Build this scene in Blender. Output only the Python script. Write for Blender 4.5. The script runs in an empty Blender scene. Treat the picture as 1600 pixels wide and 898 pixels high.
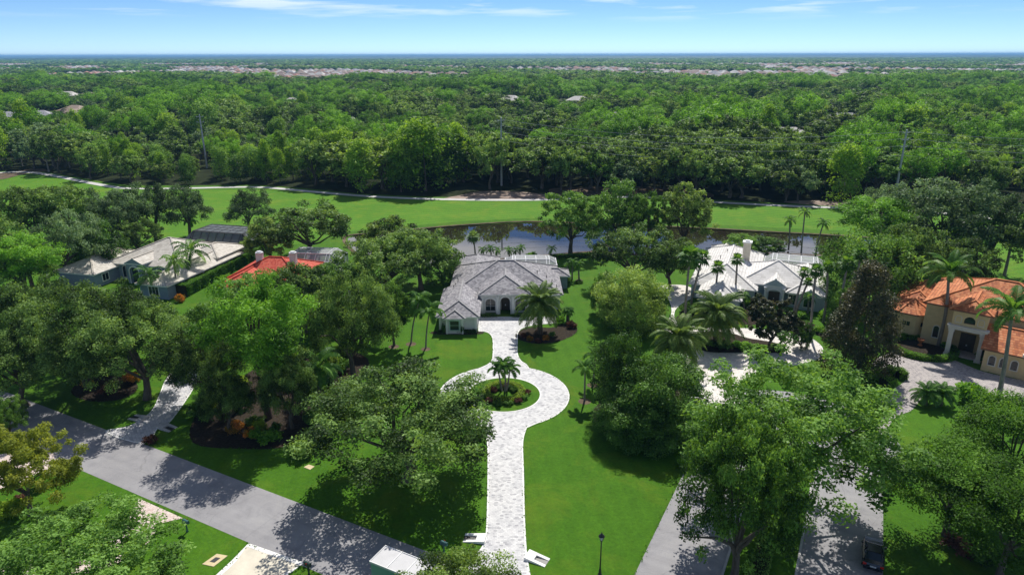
import bpy, math, random
import numpy as np
from mathutils import Vector, Matrix, Euler

R = math.radians
scene = bpy.context.scene
COL = scene.collection

# ------------------------------------------------------------------ camera
CAM_H, FPX, PITCH = 46.0, 1067.0, R(18.8)      # drone height (m), focal length in px of a 1600 px frame
cd = bpy.data.cameras.new('camera')
cd.sensor_width = 36.0
cd.lens = 36.0 * FPX / 1600.0
cd.clip_start, cd.clip_end = 1.0, 90000.0
cam = bpy.data.objects.new('camera', cd)
COL.objects.link(cam)
cam.location = (0, 0, CAM_H)
cam.rotation_euler = (Euler((math.pi / 2 - PITCH, 0, 0)).to_matrix() @ Matrix.Rotation(R(-0.12), 3, 'Z')).to_euler()
scene.camera = cam

# ------------------------------------------------------------------ sky, sun, exposure
SUN_EL, SUN_AZ = R(52), R(12)                  # azimuth clockwise from +Y (the way the camera looks)
world = bpy.data.worlds.new('World')
scene.world = world
world.use_nodes = True
wn, wl = world.node_tree.nodes, world.node_tree.links
wn.clear()
def N(nodes, t, **kw):
    n = nodes.new(t)
    for k, v in kw.items():
        if k.startswith('i_'):
            n.inputs[k[2:].replace('_', ' ')].default_value = v
        else:
            setattr(n, k, v)
    return n
sky = N(wn, 'ShaderNodeTexSky', sky_type='NISHITA', sun_disc=False, sun_elevation=SUN_EL, sun_rotation=SUN_AZ,
        altitude=0.0, air_density=0.45, dust_density=0.0, ozone_density=5.0)
hs = N(wn, 'ShaderNodeHueSaturation', i_Saturation=1.1, i_Value=1.0)
wl.new(sky.outputs[0], hs.inputs['Color'])
# thin clouds lie on a flat layer: direction divided by its height
tc = N(wn, 'ShaderNodeTexCoord')
sep = N(wn, 'ShaderNodeSeparateXYZ'); wl.new(tc.outputs['Generated'], sep.inputs[0])
zz = N(wn, 'ShaderNodeMath', operation='MAXIMUM'); wl.new(sep.outputs[2], zz.inputs[0]); zz.inputs[1].default_value = 0.0
za = N(wn, 'ShaderNodeMath', operation='ADD'); wl.new(zz.outputs[0], za.inputs[0]); za.inputs[1].default_value = 0.03
dx = N(wn, 'ShaderNodeMath', operation='DIVIDE'); wl.new(sep.outputs[0], dx.inputs[0]); wl.new(za.outputs[0], dx.inputs[1])
dy = N(wn, 'ShaderNodeMath', operation='DIVIDE'); wl.new(sep.outputs[1], dy.inputs[0]); wl.new(za.outputs[0], dy.inputs[1])
cmb = N(wn, 'ShaderNodeCombineXYZ'); wl.new(dx.outputs[0], cmb.inputs[0]); wl.new(dy.outputs[0], cmb.inputs[1])
cmb.inputs[2].default_value = 1.7
n1 = N(wn, 'ShaderNodeTexNoise', i_Scale=0.55, i_Detail=7.0, i_Roughness=0.55, i_Distortion=0.3)
wl.new(cmb.outputs[0], n1.inputs['Vector'])
cr = N(wn, 'ShaderNodeMapRange', i_From_Min=0.49, i_From_Max=0.64, i_To_Min=0.0, i_To_Max=0.85)
wl.new(n1.outputs[0], cr.inputs['Value'])
fade = N(wn, 'ShaderNodeMapRange', i_From_Min=0.04, i_From_Max=0.09)
wl.new(sep.outputs[2], fade.inputs['Value'])
cm = N(wn, 'ShaderNodeMath', operation='MULTIPLY'); wl.new(cr.outputs[0], cm.inputs[0]); wl.new(fade.outputs[0], cm.inputs[1])
mx = N(wn, 'ShaderNodeMix', data_type='RGBA')
wl.new(cm.outputs[0], mx.inputs[0]); wl.new(hs.outputs[0], mx.inputs[6]); mx.inputs[7].default_value = (11.0, 10.8, 10.9, 1)
bg = N(wn, 'ShaderNodeBackground', i_Strength=0.09)
wl.new(mx.outputs[2], bg.inputs[0])
wo = N(wn, 'ShaderNodeOutputWorld'); wl.new(bg.outputs[0], wo.inputs[0])

sl = bpy.data.lights.new('sun', 'SUN')
sl.energy, sl.angle, sl.color = 3.8, R(0.53), (1.0, 0.955, 0.88)
sun = bpy.data.objects.new('sun', sl)
COL.objects.link(sun)
sd = Vector((math.sin(SUN_AZ) * math.cos(SUN_EL), math.cos(SUN_AZ) * math.cos(SUN_EL), math.sin(SUN_EL)))
sun.rotation_euler = (-sd).to_track_quat('-Z', 'Y').to_euler()
sun.location = (40, 60, 120)

vs = scene.view_settings
vs.view_transform, vs.look, vs.exposure, vs.gamma, vs.use_curve_mapping = 'Standard', 'None', 0.50, 1.0, False
cy = scene.cycles
cy.max_bounces, cy.diffuse_bounces, cy.glossy_bounces, cy.transmission_bounces = 6, 3, 2, 3
cy.transparent_max_bounces, cy.volume_bounces, cy.caustics_reflective, cy.caustics_refractive = 8, 0, False, False
cy.sample_clamp_indirect = 4.0

# ------------------------------------------------------------------ helpers for positions taken from image pixels
CP, SP = math.cos(PITCH), math.sin(PITCH)
def G(px, py, z=0.0):
    """point at height z seen at (px, py) of the 1600 x 898 photograph"""
    u, v = (px - 800) / FPX, -(py - 449) / FPX
    t = (CAM_H - z) / (SP - v * CP)
    return Vector((u * t, (CP + v * SP) * t, z))
def down(py):
    return PITCH + math.atan((py - 449) / FPX)
def zat(py, y):
    return CAM_H - y * math.tan(down(py))
def depth(y, z):
    return y * CP + (CAM_H - z) * SP
def proj(x, y, z=0.0):
    d = depth(y, z)
    return 800 + x / d * FPX, 449 + ((CAM_H - z) * CP - y * SP) / d * FPX

# ------------------------------------------------------------------ scene graph helpers
def tag(o, label=None, cat=None, group=None, kind=None):
    if label: o['label'] = label
    if cat: o['category'] = cat
    if group: o['group'] = group
    if kind: o['kind'] = kind
    return o
def empty(name, loc=(0, 0, 0), rz=0.0, label=None, cat=None, group=None):
    o = bpy.data.objects.new(name, None)
    o.empty_display_size = 0.5
    COL.objects.link(o)
    o.location = loc
    o.rotation_euler = (0, 0, rz)
    return tag(o, label, cat, group)
def put(name, me, parent=None, loc=None, rot=None, scl=None):
    o = bpy.data.objects.new(name, me)
    COL.objects.link(o)
    if parent: o.parent = parent
    if loc is not None: o.location = loc
    if rot is not None: o.rotation_euler = rot
    if scl is not None: o.scale = scl
    return o

def mesh_np(name, V, F, mats, mi=None, smooth=False, attr=None):
    """mesh from arrays; F is (n, k) with one k"""
    V = np.asarray(V, np.float32); F = np.asarray(F, np.int32)
    me = bpy.data.meshes.new(name)
    n, k = F.shape
    me.vertices.add(len(V)); me.vertices.foreach_set('co', V.ravel())
    me.loops.add(n * k); me.loops.foreach_set('vertex_index', F.ravel())
    me.polygons.add(n)
    me.polygons.foreach_set('loop_start', np.arange(0, n * k, k, dtype=np.int32))
    me.polygons.foreach_set('loop_total', np.full(n, k, np.int32))
    for m in (mats if isinstance(mats, (list, tuple)) else [mats]): me.materials.append(m)
    if mi is not None: me.polygons.foreach_set('material_index', np.asarray(mi, np.int32))
    if smooth: me.polygons.foreach_set('use_smooth', np.ones(n, bool))
    me.update(calc_edges=True)
    if attr:
        for an, arr in attr.items():
            a = me.attributes.new(an, 'FLOAT', 'FACE')
            a.data.foreach_set('value', np.asarray(arr, np.float32))
    return me

class MB:
    """collects simple shapes into one mesh"""
    def __init__(s): s.v, s.f, s.m, s.uv = [], [], [], []
    def poly(s, pts, m=0, uv=None):
        b = len(s.v); s.v += [tuple(p) for p in pts]
        s.f.append(tuple(range(b, b + len(pts)))); s.m.append(m); s.uv.append(uv)
    def faces(s, pts, fs, m=0):
        b = len(s.v); s.v += [tuple(p) for p in pts]
        for f in fs: s.f.append(tuple(b + i for i in f)); s.m.append(m); s.uv.append(None)
    def box(s, x0, x1, y0, y1, z0, z1, m=0):
        p = [(x, y, z) for z in (z0, z1) for y in (y0, y1) for x in (x0, x1)]
        s.faces(p, [(0, 2, 3, 1), (4, 5, 7, 6), (0, 1, 5, 4), (2, 6, 7, 3), (0, 4, 6, 2), (1, 3, 7, 5)], m)
    def prism(s, pts, z0, z1, m=0):
        n = len(pts)
        P = [(p[0], p[1], z0) for p in pts] + [(p[0], p[1], z1) for p in pts]
        s.faces(P, [tuple(range(n - 1, -1, -1)), tuple(range(n, 2 * n))] + [(i, (i + 1) % n, n + (i + 1) % n, n + i) for i in range(n)], m)
    def bar(s, a, b, w, h=None, m=0):
        """square bar from a to b"""
        a, b = Vector(a), Vector(b); d = b - a
        if d.length < 1e-6: return
        h = h or w
        up = Vector((0, 0, 1)) if abs(d.normalized().z) < 0.95 else Vector((0, 1, 0))
        sx = d.cross(up).normalized() * w / 2; sz = sx.cross(d).normalized() * h / 2
        P = [p + i * sx + j * sz for p in (a, b) for (i, j) in ((-1, -1), (1, -1), (1, 1), (-1, 1))]
        s.faces(P, [(0, 3, 2, 1), (4, 5, 6, 7), (0, 1, 5, 4), (1, 2, 6, 5), (2, 3, 7, 6), (3, 0, 4, 7)], m)
    def tube(s, pts, rs, n=8, m=0, cap=True):
        V, F = tube_np(pts, rs, n)
        s.faces(V.tolist(), F.tolist(), m)
        if cap:
            s.poly(V[-n:].tolist(), m); s.poly(V[:n][::-1].tolist(), m)
    def lathe(s, c, prof, n=12, m=0):
        V = [(c[0] + r * math.cos(2 * math.pi * k / n), c[1] + r * math.sin(2 * math.pi * k / n), c[2] + z) for (r, z) in prof for k in range(n)]
        F = [(i * n + k, i * n + (k + 1) % n, (i + 1) * n + (k + 1) % n, (i + 1) * n + k) for i in range(len(prof) - 1) for k in range(n)]
        s.faces(V, F, m)
    def build(s, name, mats, parent=None, smooth=False, loc=None, rot=None):
        me = s.mesh(name, mats, smooth)
        return put(name, me, parent, loc, rot)
    def mesh(s, name, mats, smooth=False):
        me = bpy.data.meshes.new(name)
        me.from_pydata(s.v, [], s.f)
        for m in (mats if isinstance(mats, (list, tuple)) else [mats]): me.materials.append(m)
        me.polygons.foreach_set('material_index', s.m)
        if smooth: me.polygons.foreach_set('use_smooth', [True] * len(s.f))
        if any(u is not None for u in s.uv):
            lay = me.uv_layers.new(name='UVMap')
            for p, u in zip(me.polygons, s.uv):
                if u is None: continue
                for li, c in zip(p.loop_indices, u): lay.data[li].uv = c
        me.update()
        return me

def tube_np(pts, rs, n=7):
    P = np.array([tuple(p) for p in pts], float); m = len(P)
    rs = np.broadcast_to(np.asarray(rs, float), (m,))
    T = np.gradient(P, axis=0); T /= np.linalg.norm(T, axis=1)[:, None] + 1e-9
    ref = np.where(np.abs(T[:, 2:3]) > 0.9, [[1.0, 0, 0]], [[0, 0, 1.0]])
    A = np.cross(T, ref); A /= np.linalg.norm(A, axis=1)[:, None] + 1e-9
    B = np.cross(T, A)
    th = np.arange(n) * 2 * np.pi / n
    V = P[:, None] + rs[:, None, None] * (np.cos(th)[None, :, None] * A[:, None] + np.sin(th)[None, :, None] * B[:, None])
    F = [(i * n + k, i * n + (k + 1) % n, (i + 1) * n + (k + 1) % n, (i + 1) * n + k) for i in range(m - 1) for k in range(n)]
    return V.reshape(-1, 3), np.array(F)

def smooth_pts(pts, k=5, closed=True):
    """Catmull-Rom through points"""
    P = [Vector(p) for p in pts]; n = len(P); out = []
    for i in range(n if closed else n - 1):
        g = (lambda j: P[j % n]) if closed else (lambda j: P[min(max(j, 0), n - 1)])
        a, b, c, d = g(i - 1), g(i), g(i + 1), g(i + 2)
        for s in range(k):
            t = s / k
            out.append(0.5 * ((2 * b) + (c - a) * t + (2 * a - 5 * b + 4 * c - d) * t * t + (3 * b - a - 3 * c + d) * t ** 3))
    if not closed: out.append(P[-1])
    return out

# ------------------------------------------------------------------ materials
MATS = {}
def newmat(name):
    m = bpy.data.materials.new(name); m.use_nodes = True
    nt = m.node_tree; nt.nodes.clear()
    out = nt.nodes.new('ShaderNodeOutputMaterial')
    MATS[name] = m
    return m, nt.nodes, nt.links, out
def bsdf(nodes, links, out, rough=0.7, spec=0.3, **kw):
    b = nodes.new('ShaderNodeBsdfPrincipled')
    b.inputs['Roughness'].default_value = rough
    b.inputs['Specular IOR Level'].default_value = spec
    links.new(b.outputs[0], out.inputs[0])
    return b
def ramp(nodes, links, src, stops):
    r = nodes.new('ShaderNodeValToRGB')
    e = r.color_ramp.elements
    while len(e) < len(stops): e.new(0.5)
    for el, (p, c) in zip(e, stops): el.position = p; el.color = (*c, 1)
    links.new(src, r.inputs[0])
    return r.outputs[0]
def noise(nodes, links, vec, scale, detail=4, rough=0.55, dist=0.0):
    n = N(nodes, 'ShaderNodeTexNoise', i_Scale=scale, i_Detail=float(detail), i_Roughness=rough, i_Distortion=dist)
    if vec is not None: links.new(vec, n.inputs['Vector'])
    return n.outputs[0]
def mixc(nodes, links, fac, a, b, mode='MIX'):
    m = N(nodes, 'ShaderNodeMix', data_type='RGBA', blend_type=mode)
    for sock, v in ((m.inputs[0], fac), (m.inputs[6], a), (m.inputs[7], b)):
        if hasattr(v, 'links'): links.new(v, sock)
        elif isinstance(v, (int, float)): sock.default_value = v
        else: sock.default_value = (*v, 1)
    return m.outputs[2]
def bump(nodes, links, b, h, strength=0.3, dist=0.05):
    bp = N(nodes, 'ShaderNodeBump', i_Strength=strength, i_Distance=dist)
    links.new(h, bp.inputs['Height']); links.new(bp.outputs[0], b.inputs['Normal'])
def geopos(nodes):
    return nodes.new('ShaderNodeNewGeometry').outputs['Position']
def vscale(nodes, links, v, s):
    m = N(nodes, 'ShaderNodeVectorMath', operation='MULTIPLY'); links.new(v, m.inputs[0]); m.inputs[1].default_value = s
    return m.outputs[0]

def plain(name, col, rough=0.6, spec=0.3, var=0.12, scale=1.5, metal=0.0):
    m, nd, lk, out = newmat(name)
    b = bsdf(nd, lk, out, rough, spec)
    b.inputs['Metallic'].default_value = metal
    tcn = nd.new('ShaderNodeTexCoord').outputs['Object']
    f = noise(nd, lk, tcn, scale, 5)
    lo = tuple(c * (1 - var) for c in col); hi = tuple(min(1, c * (1 + var)) for c in col)
    lk.new(ramp(nd, lk, f, [(0.3, lo), (0.7, hi)]), b.inputs['Base Color'])
    return m

def grass(name, c0, c1, c2, stripe=None):
    """mown grass: broad patches, tufts, dry spots, faint mowing lines"""
    m, nd, lk, out = newmat(name)
    b = bsdf(nd, lk, out, 0.85, 0.1)
    p = geopos(nd)
    big = noise(nd, lk, p, 0.06, 6, 0.65, 0.4)
    mid = noise(nd, lk, p, 0.42, 6, 0.7, 0.3)
    fine = noise(nd, lk, p, 2.6, 8, 0.85)
    col = ramp(nd, lk, big, [(0.32, c0), (0.5, c1), (0.68, c2)])
    col = mixc(nd, lk, 0.5, col, ramp(nd, lk, mid, [(0.3, c0), (0.5, c1), (0.7, c2)]))
    col = mixc(nd, lk, 0.9, col, ramp(nd, lk, fine, [(0.25, (0.42, 0.42, 0.40)), (0.5, (0.95, 0.95, 0.95)), (0.78, (1.6, 1.5, 1.4))]), 'MULTIPLY')
    if stripe:
        w = N(nd, 'ShaderNodeTexWave', wave_type='BANDS', bands_direction='X', i_Scale=stripe[0], i_Distortion=2.0, i_Detail=3.0, i_Detail_Scale=0.8)
        rot = N(nd, 'ShaderNodeVectorRotate', rotation_type='Z_AXIS', i_Angle=R(stripe[1])); lk.new(p, rot.inputs[0]); lk.new(rot.outputs[0], w.inputs[0])
        col = mixc(nd, lk, stripe[2], col, ramp(nd, lk, w.outputs[1], [(0.25, (0.8, 0.84, 0.8)), (0.75, (1.12, 1.1, 1.05))]), 'MULTIPLY')
    dry = noise(nd, lk, p, 0.13, 7, 0.72, 0.5)
    fac = N(nd, 'ShaderNodeMapRange', i_From_Min=0.50, i_From_Max=0.74, i_To_Min=0.0, i_To_Max=0.55); lk.new(dry, fac.inputs[0])
    col = mixc(nd, lk, fac.outputs[0], col, (c2[0] * 1.9, c2[1] * 1.02, c2[2] * 1.3))
    lk.new(col, b.inputs['Base Color'])
    bump(nd, lk, b, fine, 0.7, 0.1)
    return m

def pavers(name, c_lo, c_mid, c_hi, bw=0.42, bh=0.24, rot=0.0, mortar=(0.3, 0.29, 0.28)):
    m, nd, lk, out = newmat(name)
    b = bsdf(nd, lk, out, 0.75, 0.25)
    p = geopos(nd)
    rt = N(nd, 'ShaderNodeVectorRotate', rotation_type='Z_AXIS', i_Angle=R(rot)); lk.new(p, rt.inputs[0])
    br = N(nd, 'ShaderNodeTexBrick', i_Scale=1.0, i_Mortar_Size=0.012, i_Mortar_Smooth=0.2, i_Bias=0.0, i_Brick_Width=bw, i_Row_Height=bh)
    br.offset = 0.5
    lk.new(rt.outputs[0], br.inputs['Vector'])
    br.inputs['Color1'].default_value = (0, 0, 0, 1); br.inputs['Color2'].default_value = (1, 1, 1, 1); br.inputs['Mortar'].default_value = (0.5, 0.5, 0.5, 1)
    col = ramp(nd, lk, br.outputs[0], [(0.0, c_lo), (0.22, c_mid), (1.0, c_hi)])
    col = mixc(nd, lk, br.outputs[1], col, mortar)
    blot = noise(nd, lk, p, 0.6, 5, 0.65)
    col = mixc(nd, lk, 0.75, col, ramp(nd, lk, blot, [(0.3, (0.78, 0.78, 0.8)), (0.6, (1.04, 1.03, 1.02))]), 'MULTIPLY')
    spots = noise(nd, lk, p, 2.4, 3, 0.6)
    col = mixc(nd, lk, 0.4, col, ramp(nd, lk, spots, [(0.28, (0.55, 0.55, 0.57)), (0.46, (1, 1, 1))]), 'MULTIPLY')
    lk.new(col, b.inputs['Base Color'])
    iv = N(nd, 'ShaderNodeMath', operation='SUBTRACT', use_clamp=True); iv.inputs[0].default_value = 1.0; lk.new(br.outputs[1], iv.inputs[1])
    bump(nd, lk, b, iv.outputs[0], 0.35, 0.01)
    return m

def asphalt(name, c0, c1):
    m, nd, lk, out = newmat(name)
    b = bsdf(nd, lk, out, 0.85, 0.25)
    p = geopos(nd)
    big = noise(nd, lk, p, 0.12, 6, 0.6)
    fine = noise(nd, lk, p, 9.0, 5, 0.8)
    rt = N(nd, 'ShaderNodeVectorRotate', rotation_type='Z_AXIS', i_Angle=R(27.5)); lk.new(p, rt.inputs[0])
    tr = noise(nd, lk, vscale(nd, lk, rt.outputs[0], (0.03, 0.9, 1)), 1.0, 4, 0.6)
    col = ramp(nd, lk, big, [(0.3, c0), (0.7, c1)])
    col = mixc(nd, lk, 0.6, col, ramp(nd, lk, tr, [(0.35, (0.86, 0.86, 0.87)), (0.65, (1.07, 1.07, 1.06))]), 'MULTIPLY')
    col = mixc(nd, lk, 0.8, col, ramp(nd, lk, fine, [(0.3, (0.85, 0.85, 0.85)), (0.7, (1.12, 1.12, 1.12))]), 'MULTIPLY')
    st = noise(nd, lk, p, 0.5, 6, 0.7, 0.8)
    col = mixc(nd, lk, 0.7, col, ramp(nd, lk, st, [(0.30, (0.74, 0.74, 0.76)), (0.5, (1, 1, 1)), (0.72, (1.1, 1.09, 1.06))]), 'MULTIPLY')
    vor = N(nd, 'ShaderNodeTexVoronoi', feature='DISTANCE_TO_EDGE', i_Scale=0.16)
    nz = noise(nd, lk, p, 0.8, 4); ad = N(nd, 'ShaderNodeVectorMath', operation='ADD'); lk.new(p, ad.inputs[0])
    cx = N(nd, 'ShaderNodeCombineXYZ'); lk.new(nz, cx.inputs[0]); lk.new(nz, cx.inputs[1]); lk.new(cx.outputs[0], ad.inputs[1]); lk.new(ad.outputs[0], vor.inputs['Vector'])
    ck = N(nd, 'ShaderNodeMapRange', i_From_Min=0.0, i_From_Max=0.006, i_To_Min=0.35, i_To_Max=0.0); lk.new(vor.outputs['Distance'], ck.inputs[0])
    col = mixc(nd, lk, ck.outputs[0], col, tuple(c * 0.45 for c in c0))
    lk.new(col, b.inputs['Base Color'])
    bump(nd, lk, b, fine, 0.25, 0.01)
    return m

def rooftile(name, lo, mid, hi, bw=0.32, bh=0.36, line=0.55, lw=0.05, streak=0.5):
    m, nd, lk, out = newmat(name)
    b = bsdf(nd, lk, out, 0.75, 0.25)
    uv = nd.new('ShaderNodeUVMap').outputs[0]
    br = N(nd, 'ShaderNodeTexBrick', i_Scale=1.0, i_Mortar_Size=0.0, i_Bias=0.0, i_Brick_Width=bw, i_Row_Height=bh)
    lk.new(uv, br.inputs['Vector'])
    br.inputs['Color1'].default_value = (0, 0, 0, 1); br.inputs['Color2'].default_value = (1, 1, 1, 1)
    col = ramp(nd, lk, br.outputs[0], [(0.0, lo), (0.45, mid), (1.0, hi)])
    sp = N(nd, 'ShaderNodeSeparateXYZ'); lk.new(uv, sp.inputs[0])
    dv = N(nd, 'ShaderNodeMath', operation='DIVIDE'); lk.new(sp.outputs[1], dv.inputs[0]); dv.inputs[1].default_value = bh
    fr = N(nd, 'ShaderNodeMath', operation='FRACT'); lk.new(dv.outputs[0], fr.inputs[0])
    ln = N(nd, 'ShaderNodeMapRange', i_From_Min=lw * 2.2, i_From_Max=lw * 3.2, i_To_Min=line, i_To_Max=0.0); lk.new(fr.outputs[0], ln.inputs[0])
    col = mixc(nd, lk, ln.outputs[0], col, tuple(c * 0.35 for c in mid))
    st = noise(nd, lk, vscale(nd, lk, uv, (1.6, 0.35, 1)), 1.0, 5, 0.65)
    col = mixc(nd, lk, streak, col, ramp(nd, lk, st, [(0.3, (0.72, 0.71, 0.7)), (0.65, (1.08, 1.08, 1.08))]), 'MULTIPLY')
    lk.new(col, b.inputs['Base Color'])
    bump(nd, lk, b, fr.outputs[0], 0.5, 0.05)
    return m

def foliage(name, dark, mid, light, trans=0.35, rough=0.55, spec=0.13, tcol=None):
    m, nd, lk, out = newmat(name)
    b = nd.new('ShaderNodeBsdfPrincipled'); b.inputs['Roughness'].default_value = rough; b.inputs['Specular IOR Level'].default_value = spec
    t = nd.new('ShaderNodeBsdfTranslucent')
    ms = nd.new('ShaderNodeMixShader'); ms.inputs[0].default_value = trans
    at = N(nd, 'ShaderNodeAttribute', attribute_name='tint')
    oi = nd.new('ShaderNodeObjectInfo')
    mr = N(nd, 'ShaderNodeMapRange', i_To_Min=-0.27, i_To_Max=0.27); lk.new(oi.outputs['Random'], mr.inputs[0])
    ad = N(nd, 'ShaderNodeMath', operation='ADD'); lk.new(at.outputs['Fac'], ad.inputs[0]); lk.new(mr.outputs[0], ad.inputs[1])
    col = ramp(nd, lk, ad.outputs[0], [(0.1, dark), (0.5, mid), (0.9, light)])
    lk.new(col, b.inputs['Base Color'])
    tc2 = mixc(nd, lk, 1.0, col, tcol or (1.9, 1.7, 0.7), 'MULTIPLY')
    lk.new(tc2, t.inputs[0])
    lk.new(b.outputs[0], ms.inputs[1]); lk.new(t.outputs[0], ms.inputs[2]); lk.new(ms.outputs[0], out.inputs[0])
    return m

def bark(name, c0, c1, scale=3.0):
    m, nd, lk, out = newmat(name)
    b = bsdf(nd, lk, out, 0.9, 0.1)
    o = nd.new('ShaderNodeTexCoord').outputs['Object']
    f = noise(nd, lk, vscale(nd, lk, o, (1, 1, 0.25)), scale, 6, 0.7)
    lk.new(ramp(nd, lk, f, [(0.3, c0), (0.7, c1)]), b.inputs['Base Color'])
    bump(nd, lk, b, f, 0.6, 0.05)
    return m

M_lawn = grass('lawn_grass', (0.040, 0.120, 0.006), (0.056, 0.155, 0.008), (0.078, 0.185, 0.011), (0.16, -6, 0.22))
M_fair = grass('fairway_grass', (0.062, 0.175, 0.011), (0.085, 0.215, 0.014), (0.11, 0.245, 0.019), (0.12, 70, 0.5))
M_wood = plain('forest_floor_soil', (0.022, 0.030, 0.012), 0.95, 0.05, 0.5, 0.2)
M_mulch = plain('brown_mulch', (0.040, 0.032, 0.024), 0.95, 0.05, 0.45, 3.0)
M_sand = plain('pale_sand', (0.28, 0.22, 0.185), 0.95, 0.05, 0.5, 0.25)
M_strw = plain('pine_straw', (0.13, 0.10, 0.07), 0.95, 0.05, 0.45, 0.4)
M_asph = asphalt('aged_asphalt', (0.27, 0.265, 0.275), (0.34, 0.335, 0.345))
M_pav = pavers('white_pavers', (0.36, 0.36, 0.38), (0.58, 0.58, 0.585), (0.69, 0.69, 0.685), 0.36, 0.22, 2, (0.45, 0.45, 0.45))
M_pav2 = pavers('cream_pavers', (0.62, 0.58, 0.53), (0.72, 0.68, 0.63), (0.80, 0.76, 0.70), 0.30, 0.20, -22, (0.5, 0.47, 0.43))
M_pav3 = pavers('mixed_pink_grey_pavers', (0.27, 0.25, 0.26), (0.38, 0.35, 0.34), (0.47, 0.43, 0.41), 0.34, 0.24, -40, (0.22, 0.2, 0.2))
M_pav4 = pavers('grey_blue_pavers', (0.40, 0.41, 0.44), (0.52, 0.52, 0.54), (0.62, 0.61, 0.61), 0.5, 0.34, 55, (0.3, 0.3, 0.3))
M_pav5 = pavers('pink_pavers', (0.55, 0.43, 0.38), (0.64, 0.52, 0.46), (0.74, 0.64, 0.58), 0.3, 0.2, 30, (0.5, 0.42, 0.38))
M_edge = plain('white_concrete_edging', (0.80, 0.79, 0.76), 0.7, 0.2, 0.06)
M_conc = plain('cream_concrete', (0.66, 0.61, 0.50), 0.8, 0.2, 0.12, 0.8)
M_path = plain('pale_cart_path', (0.52, 0.51, 0.49), 0.85, 0.2, 0.14, 0.5)
M_kerb = plain('kerb_concrete', (0.45, 0.44, 0.43), 0.85, 0.2, 0.15)
M_bark = bark('grey_brown_bark', (0.05, 0.042, 0.034), (0.16, 0.14, 0.12))
M_pbark = bark('pine_bark', (0.05, 0.035, 0.028), (0.15, 0.11, 0.09))
M_ptr = bark('grey_palm_trunk', (0.16, 0.145, 0.13), (0.34, 0.31, 0.28), 4)
M_btr = bark('brown_palm_trunk', (0.055, 0.042, 0.03), (0.17, 0.135, 0.10), 4)
M_shaft = plain('green_crownshaft', (0.10, 0.20, 0.04), 0.4, 0.4, 0.15)
F_oak = foliage('oak_leaves', (0.027, 0.055, 0.013), (0.089, 0.169, 0.039), (0.234, 0.376, 0.099), 0.28)
F_oak2 = foliage('grey_green_oak_leaves', (0.033, 0.064, 0.025), (0.101, 0.172, 0.069), (0.239, 0.360, 0.167), 0.26, tcol=(1.6, 1.5, 0.8))
F_dark = foliage('dark_glossy_leaves', (0.023, 0.061, 0.010), (0.066, 0.159, 0.025), (0.151, 0.298, 0.051), 0.26, 0.5, 0.18)
F_broad = foliage('mid_green_leaves', (0.025, 0.067, 0.012), (0.092, 0.202, 0.031), (0.207, 0.374, 0.077), 0.32, 0.55, 0.12)
F_pine = foliage('pine_needles', (0.035, 0.102, 0.010), (0.111, 0.270, 0.026), (0.215, 0.442, 0.048), 0.32)
F_yel = foliage('yellow_green_leaves', (0.064, 0.148, 0.013), (0.152, 0.296, 0.026), (0.264, 0.433, 0.050), 0.34)
F_olive = foliage('olive_leaves', (0.042, 0.078, 0.016), (0.143, 0.234, 0.049), (0.318, 0.457, 0.118), 0.30)
F_lush = foliage('lush_layered_leaves', (0.025, 0.074, 0.004), (0.091, 0.217, 0.016), (0.187, 0.367, 0.034), 0.34)
F_mag = foliage('bronze_magnolia_leaves', (0.020, 0.038, 0.013), (0.043, 0.065, 0.022), (0.105, 0.100, 0.045), 0.22, 0.45, 0.3)
F_fea = foliage('pale_yellow_green_leaves', (0.20, 0.25, 0.035), (0.25, 0.30, 0.045), (0.34, 0.38, 0.08), 0.42)
F_palm = foliage('palm_fronds', (0.040, 0.112, 0.021), (0.093, 0.213, 0.037), (0.171, 0.316, 0.068), 0.36, 0.5, 0.18)
F_date = foliage('date_palm_fronds', (0.062, 0.118, 0.025), (0.124, 0.206, 0.042), (0.211, 0.310, 0.077), 0.34, 0.5, 0.18)
F_sab = foliage('sabal_fans', (0.044, 0.104, 0.031), (0.106, 0.196, 0.058), (0.205, 0.317, 0.120), 0.36, 0.5, 0.2)
F_hedge = foliage('hedge_leaves', (0.052, 0.151, 0.012), (0.117, 0.282, 0.022), (0.202, 0.393, 0.040), 0.42)
F_lime = foliage('lime_shrub_leaves', (0.093, 0.186, 0.012), (0.202, 0.326, 0.022), (0.326, 0.465, 0.046), 0.38)
F_crot = foliage('orange_croton_leaves', (0.093, 0.093, 0.016), (0.403, 0.217, 0.031), (0.651, 0.248, 0.046), 0.3)
F_redp = foliage('maroon_shrub_leaves', (0.046, 0.028, 0.022), (0.116, 0.046, 0.040), (0.186, 0.093, 0.070), 0.25)
F_grs = foliage('grass_blades', (0.026, 0.088, 0.005), (0.058, 0.158, 0.009), (0.115, 0.215, 0.016), 0.25)
M_core = plain('shaded_twig_core', (0.035, 0.035, 0.018), 0.95, 0.0, 0.3)  # twig brown darkened to carry the shade inside the hedges
M_wht = plain('white_trim', (0.78, 0.78, 0.77), 0.6, 0.3, 0.04)
M_glass, _nd, _lk, _o = newmat('window_glass')
_b = bsdf(_nd, _lk, _o, 0.06, 0.6); _b.inputs['Base Color'].default_value = (0.02, 0.03, 0.035, 1)

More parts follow.
